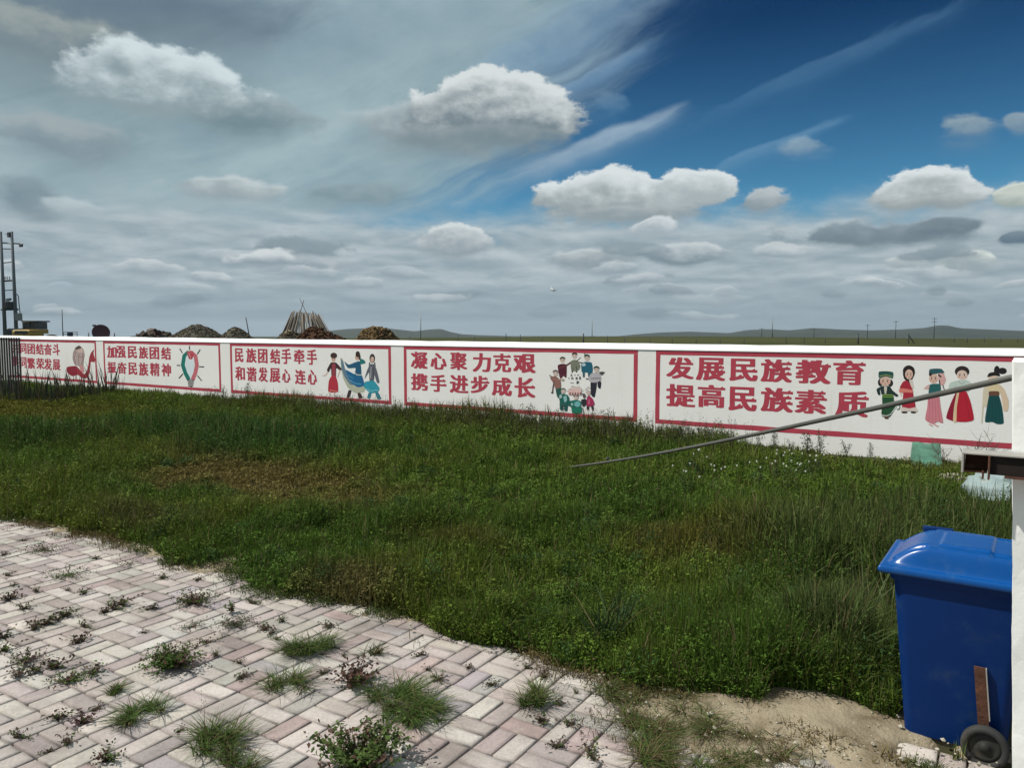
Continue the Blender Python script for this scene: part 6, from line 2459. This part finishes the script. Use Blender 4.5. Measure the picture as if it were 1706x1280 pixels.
# longer grasses at the lawn edge and beside the bin
o = grass_tuft(501, 0.30, 0.42, n=150, green=(0.045, 0.075, 0.03), dry=0.12, flat=0.75, w=0.0042).build('grass_clump')
place(o, 1000, 1075, 'broad bladed grass clump arching at the lawn edge in the middle', 'grass clump', None, 0, 0.0)
o = grass_tuft(502, 0.34, 0.52, n=170, green=(0.095, 0.12, 0.055), dry=0.25, flat=0.75, w=0.0036).build('grass_clump')
place(o, 1452, 1060, 'pale long bladed grass clump drooping against the left side of the blue bin', 'grass clump', None, 0, 0.0)
o = grass_tuft(503, 0.32, 0.50, n=150, green=(0.07, 0.10, 0.045), dry=0.2, flat=0.7, w=0.0036).build('grass_clump')
place(o, 1462, 985, 'long bladed grass clump behind the front corner of the bin lid', 'grass clump', None, 0, 0.0)


# white flowering weeds on the right
def flower_plant(seed):
    r = np.random.default_rng(seed)
    root = empty('flowering_weed')
    st = leafy_weed(seed, 0.12, 0.34, stems=16, K=14, green=(0.05, 0.075, 0.03), red=0.0, L=0.022).build('foliage', root)
    for q in range(5):
        mb = MB()
        x, y, z = r.normal(0, 0.11), r.normal(0, 0.11), r.uniform(0.30, 0.44)
        for k_ in range(6):
            a = k_ * 1.047
            s_ = r.uniform(0.006, 0.012)
            mb.add([(x, y, z), (x + s_ * math.cos(a - .4), y + s_ * math.sin(a - .4), z + .004), (x + s_ * 1.5 * math.cos(a), y + s_ * 1.5 * math.sin(a), z + .002), (x + s_ * math.cos(a + .4), y + s_ * math.sin(a + .4), z + .004)], [(0, 1, 2, 3)])
        mb.tube([(x, y, z - 0.012), (x, y, z + 0.006)], 0.006, 6)
        mb.build('flower_head', M_flower, root)
    return root


fl_px = [(1292, 822), (1318, 812), (1268, 826), (1335, 828), (1300, 850), (1240, 842), (1345, 806), (1165, 850), (1110, 848), (1135, 815)]
fp = [flower_plant(600 + i) for i in range(3)]
for i, (px, py) in enumerate(fl_px):
    if i < 3:
        o = fp[i]
    else:
        src = fp[i % 3]
        o = src.copy()
        C.objects.link(o)
        for ch in src.children:
            c_ = ch.copy()
            C.objects.link(c_)
            c_.parent = o
    g = G(px, py)
    o.location = (g[0], g[1] + 0.6, 0)
    o.rotation_euler = (0, 0, i * 0.9)
    tag(o, 'white flowering weed standing in the grass below the slanting pipe', 'flowers', 'white flowering weeds in the right part of the lawn')

# tall single weeds standing out against the wall
def tall_weed(seed, h=0.6):
    r = np.random.default_rng(seed)
    veg = Veg()
    S = 5
    for s_ in range(S):
        a = r.uniform(0, 6.28)
        ll = r.uniform(0.05, 0.3)
        hh = h * r.uniform(0.6, 1.0)
        veg.add(blades(np.array([[0.0, 0.0]]), np.array([hh]), np.array([0.006]), np.array([a]), np.array([ll]), np.array([[0.06, 0.06, 0.03]]), r, 0, 0.2))
        K = 70
        t = r.uniform(0.2, 1.0, K)
        sp = 0.07 * (1.05 - t) + 0.015
        Cn = np.stack([math.cos(a) * ll * hh * t ** 1.9 + r.normal(0, 1, K) * sp, math.sin(a) * ll * hh * t ** 1.9 + r.normal(0, 1, K) * sp, hh * t * (1 - 0.08 * ll)], 1)
        L_ = 0.045 * r.uniform(0.5, 1.2, K)
        veg.add(leaves(Cn, L_, L_ * 0.26, r.uniform(0, 6.28, K), r.normal(0.3, 0.5, K), np.array([0.05, 0.066, 0.032]) * r.uniform(0.6, 1.5, K)[:, None], r))
    return veg


GT = 'tall weeds growing along the foot of the wall'
tp = []
tall_px = [(412, 676, 0.66), (430, 678, .4), (402, 678, .42), (518, 686, .45), (735, 704, .42), (862, 716, .45), (880, 716, .62), (905, 720, .5), (935, 722, .6), (962, 724, .55), (985, 726, .5), (1012, 730, .6), (1040, 735, .55), (1060, 740, .4), (1130, 748, .5), (1145, 750, .4), (1180, 752, .4), (1345, 764, .5), (1365, 766, .45), (1410, 772, .35),
           (1290, 760, .42), (1265, 760, .35), (1240, 756, .3), (620, 690, .4), (590, 690, .45), (560, 688, .5), (660, 696, .4), (690, 700, .4), (790, 710, .35), (320, 668, .3), (350, 672, .35), (280, 664, .3), (450, 680, .38), (480, 684, .4), (1318, 762, .3), (1450, 778, .3)]
for i, (px, py, h_) in enumerate(tall_px):
    if i < 5:
        o = tall_weed(700 + i, 0.6).build('wall_weed')
        tp.append(o)
    else:
        o = tp[i % 5].copy()
        C.objects.link(o)
    g = onY(px, py, 12.45 - 0.25 * ((i * 7) % 5) / 5)
    o.location = (g[0], g[1], 0)
    o.scale = (h_ / 0.6 * 0.9,) * 2 + (h_ / 0.6,)
    o.rotation_euler = (0, 0, i * 1.7)
    if i == 0:
        tag(o, 'tallest dark leafy weed in front of the dancers panel lettering', 'weed')
    else:
        tag(o, 'leafy weed standing up against the foot of the white wall', 'weed', GT)


# ------------------------------------------------------------------ air between here and the hills
def haze():
    mb = MB().box((-9600, -9600, -165), (9600, 9600, 75))
    m = bpy.data.materials.new('haze_air')
    m.use_nodes = True
    t = m.node_tree
    t.nodes.clear()
    out = t.nodes.new('ShaderNodeOutputMaterial')
    v = t.nodes.new('ShaderNodeVolumePrincipled')
    v.inputs['Color'].default_value = (0.86, 0.92, 1.0, 1)
    v.inputs['Density'].default_value = HAZE
    v.inputs['Anisotropy'].default_value = 0.2
    t.links.new(v.outputs[0], out.inputs['Volume'])
    o = mb.build('haze', m)
    tag(o, 'thin pale blue haze in the air over the steppe', 'haze', kind='stuff')


HAZE = 3.6e-5
haze()
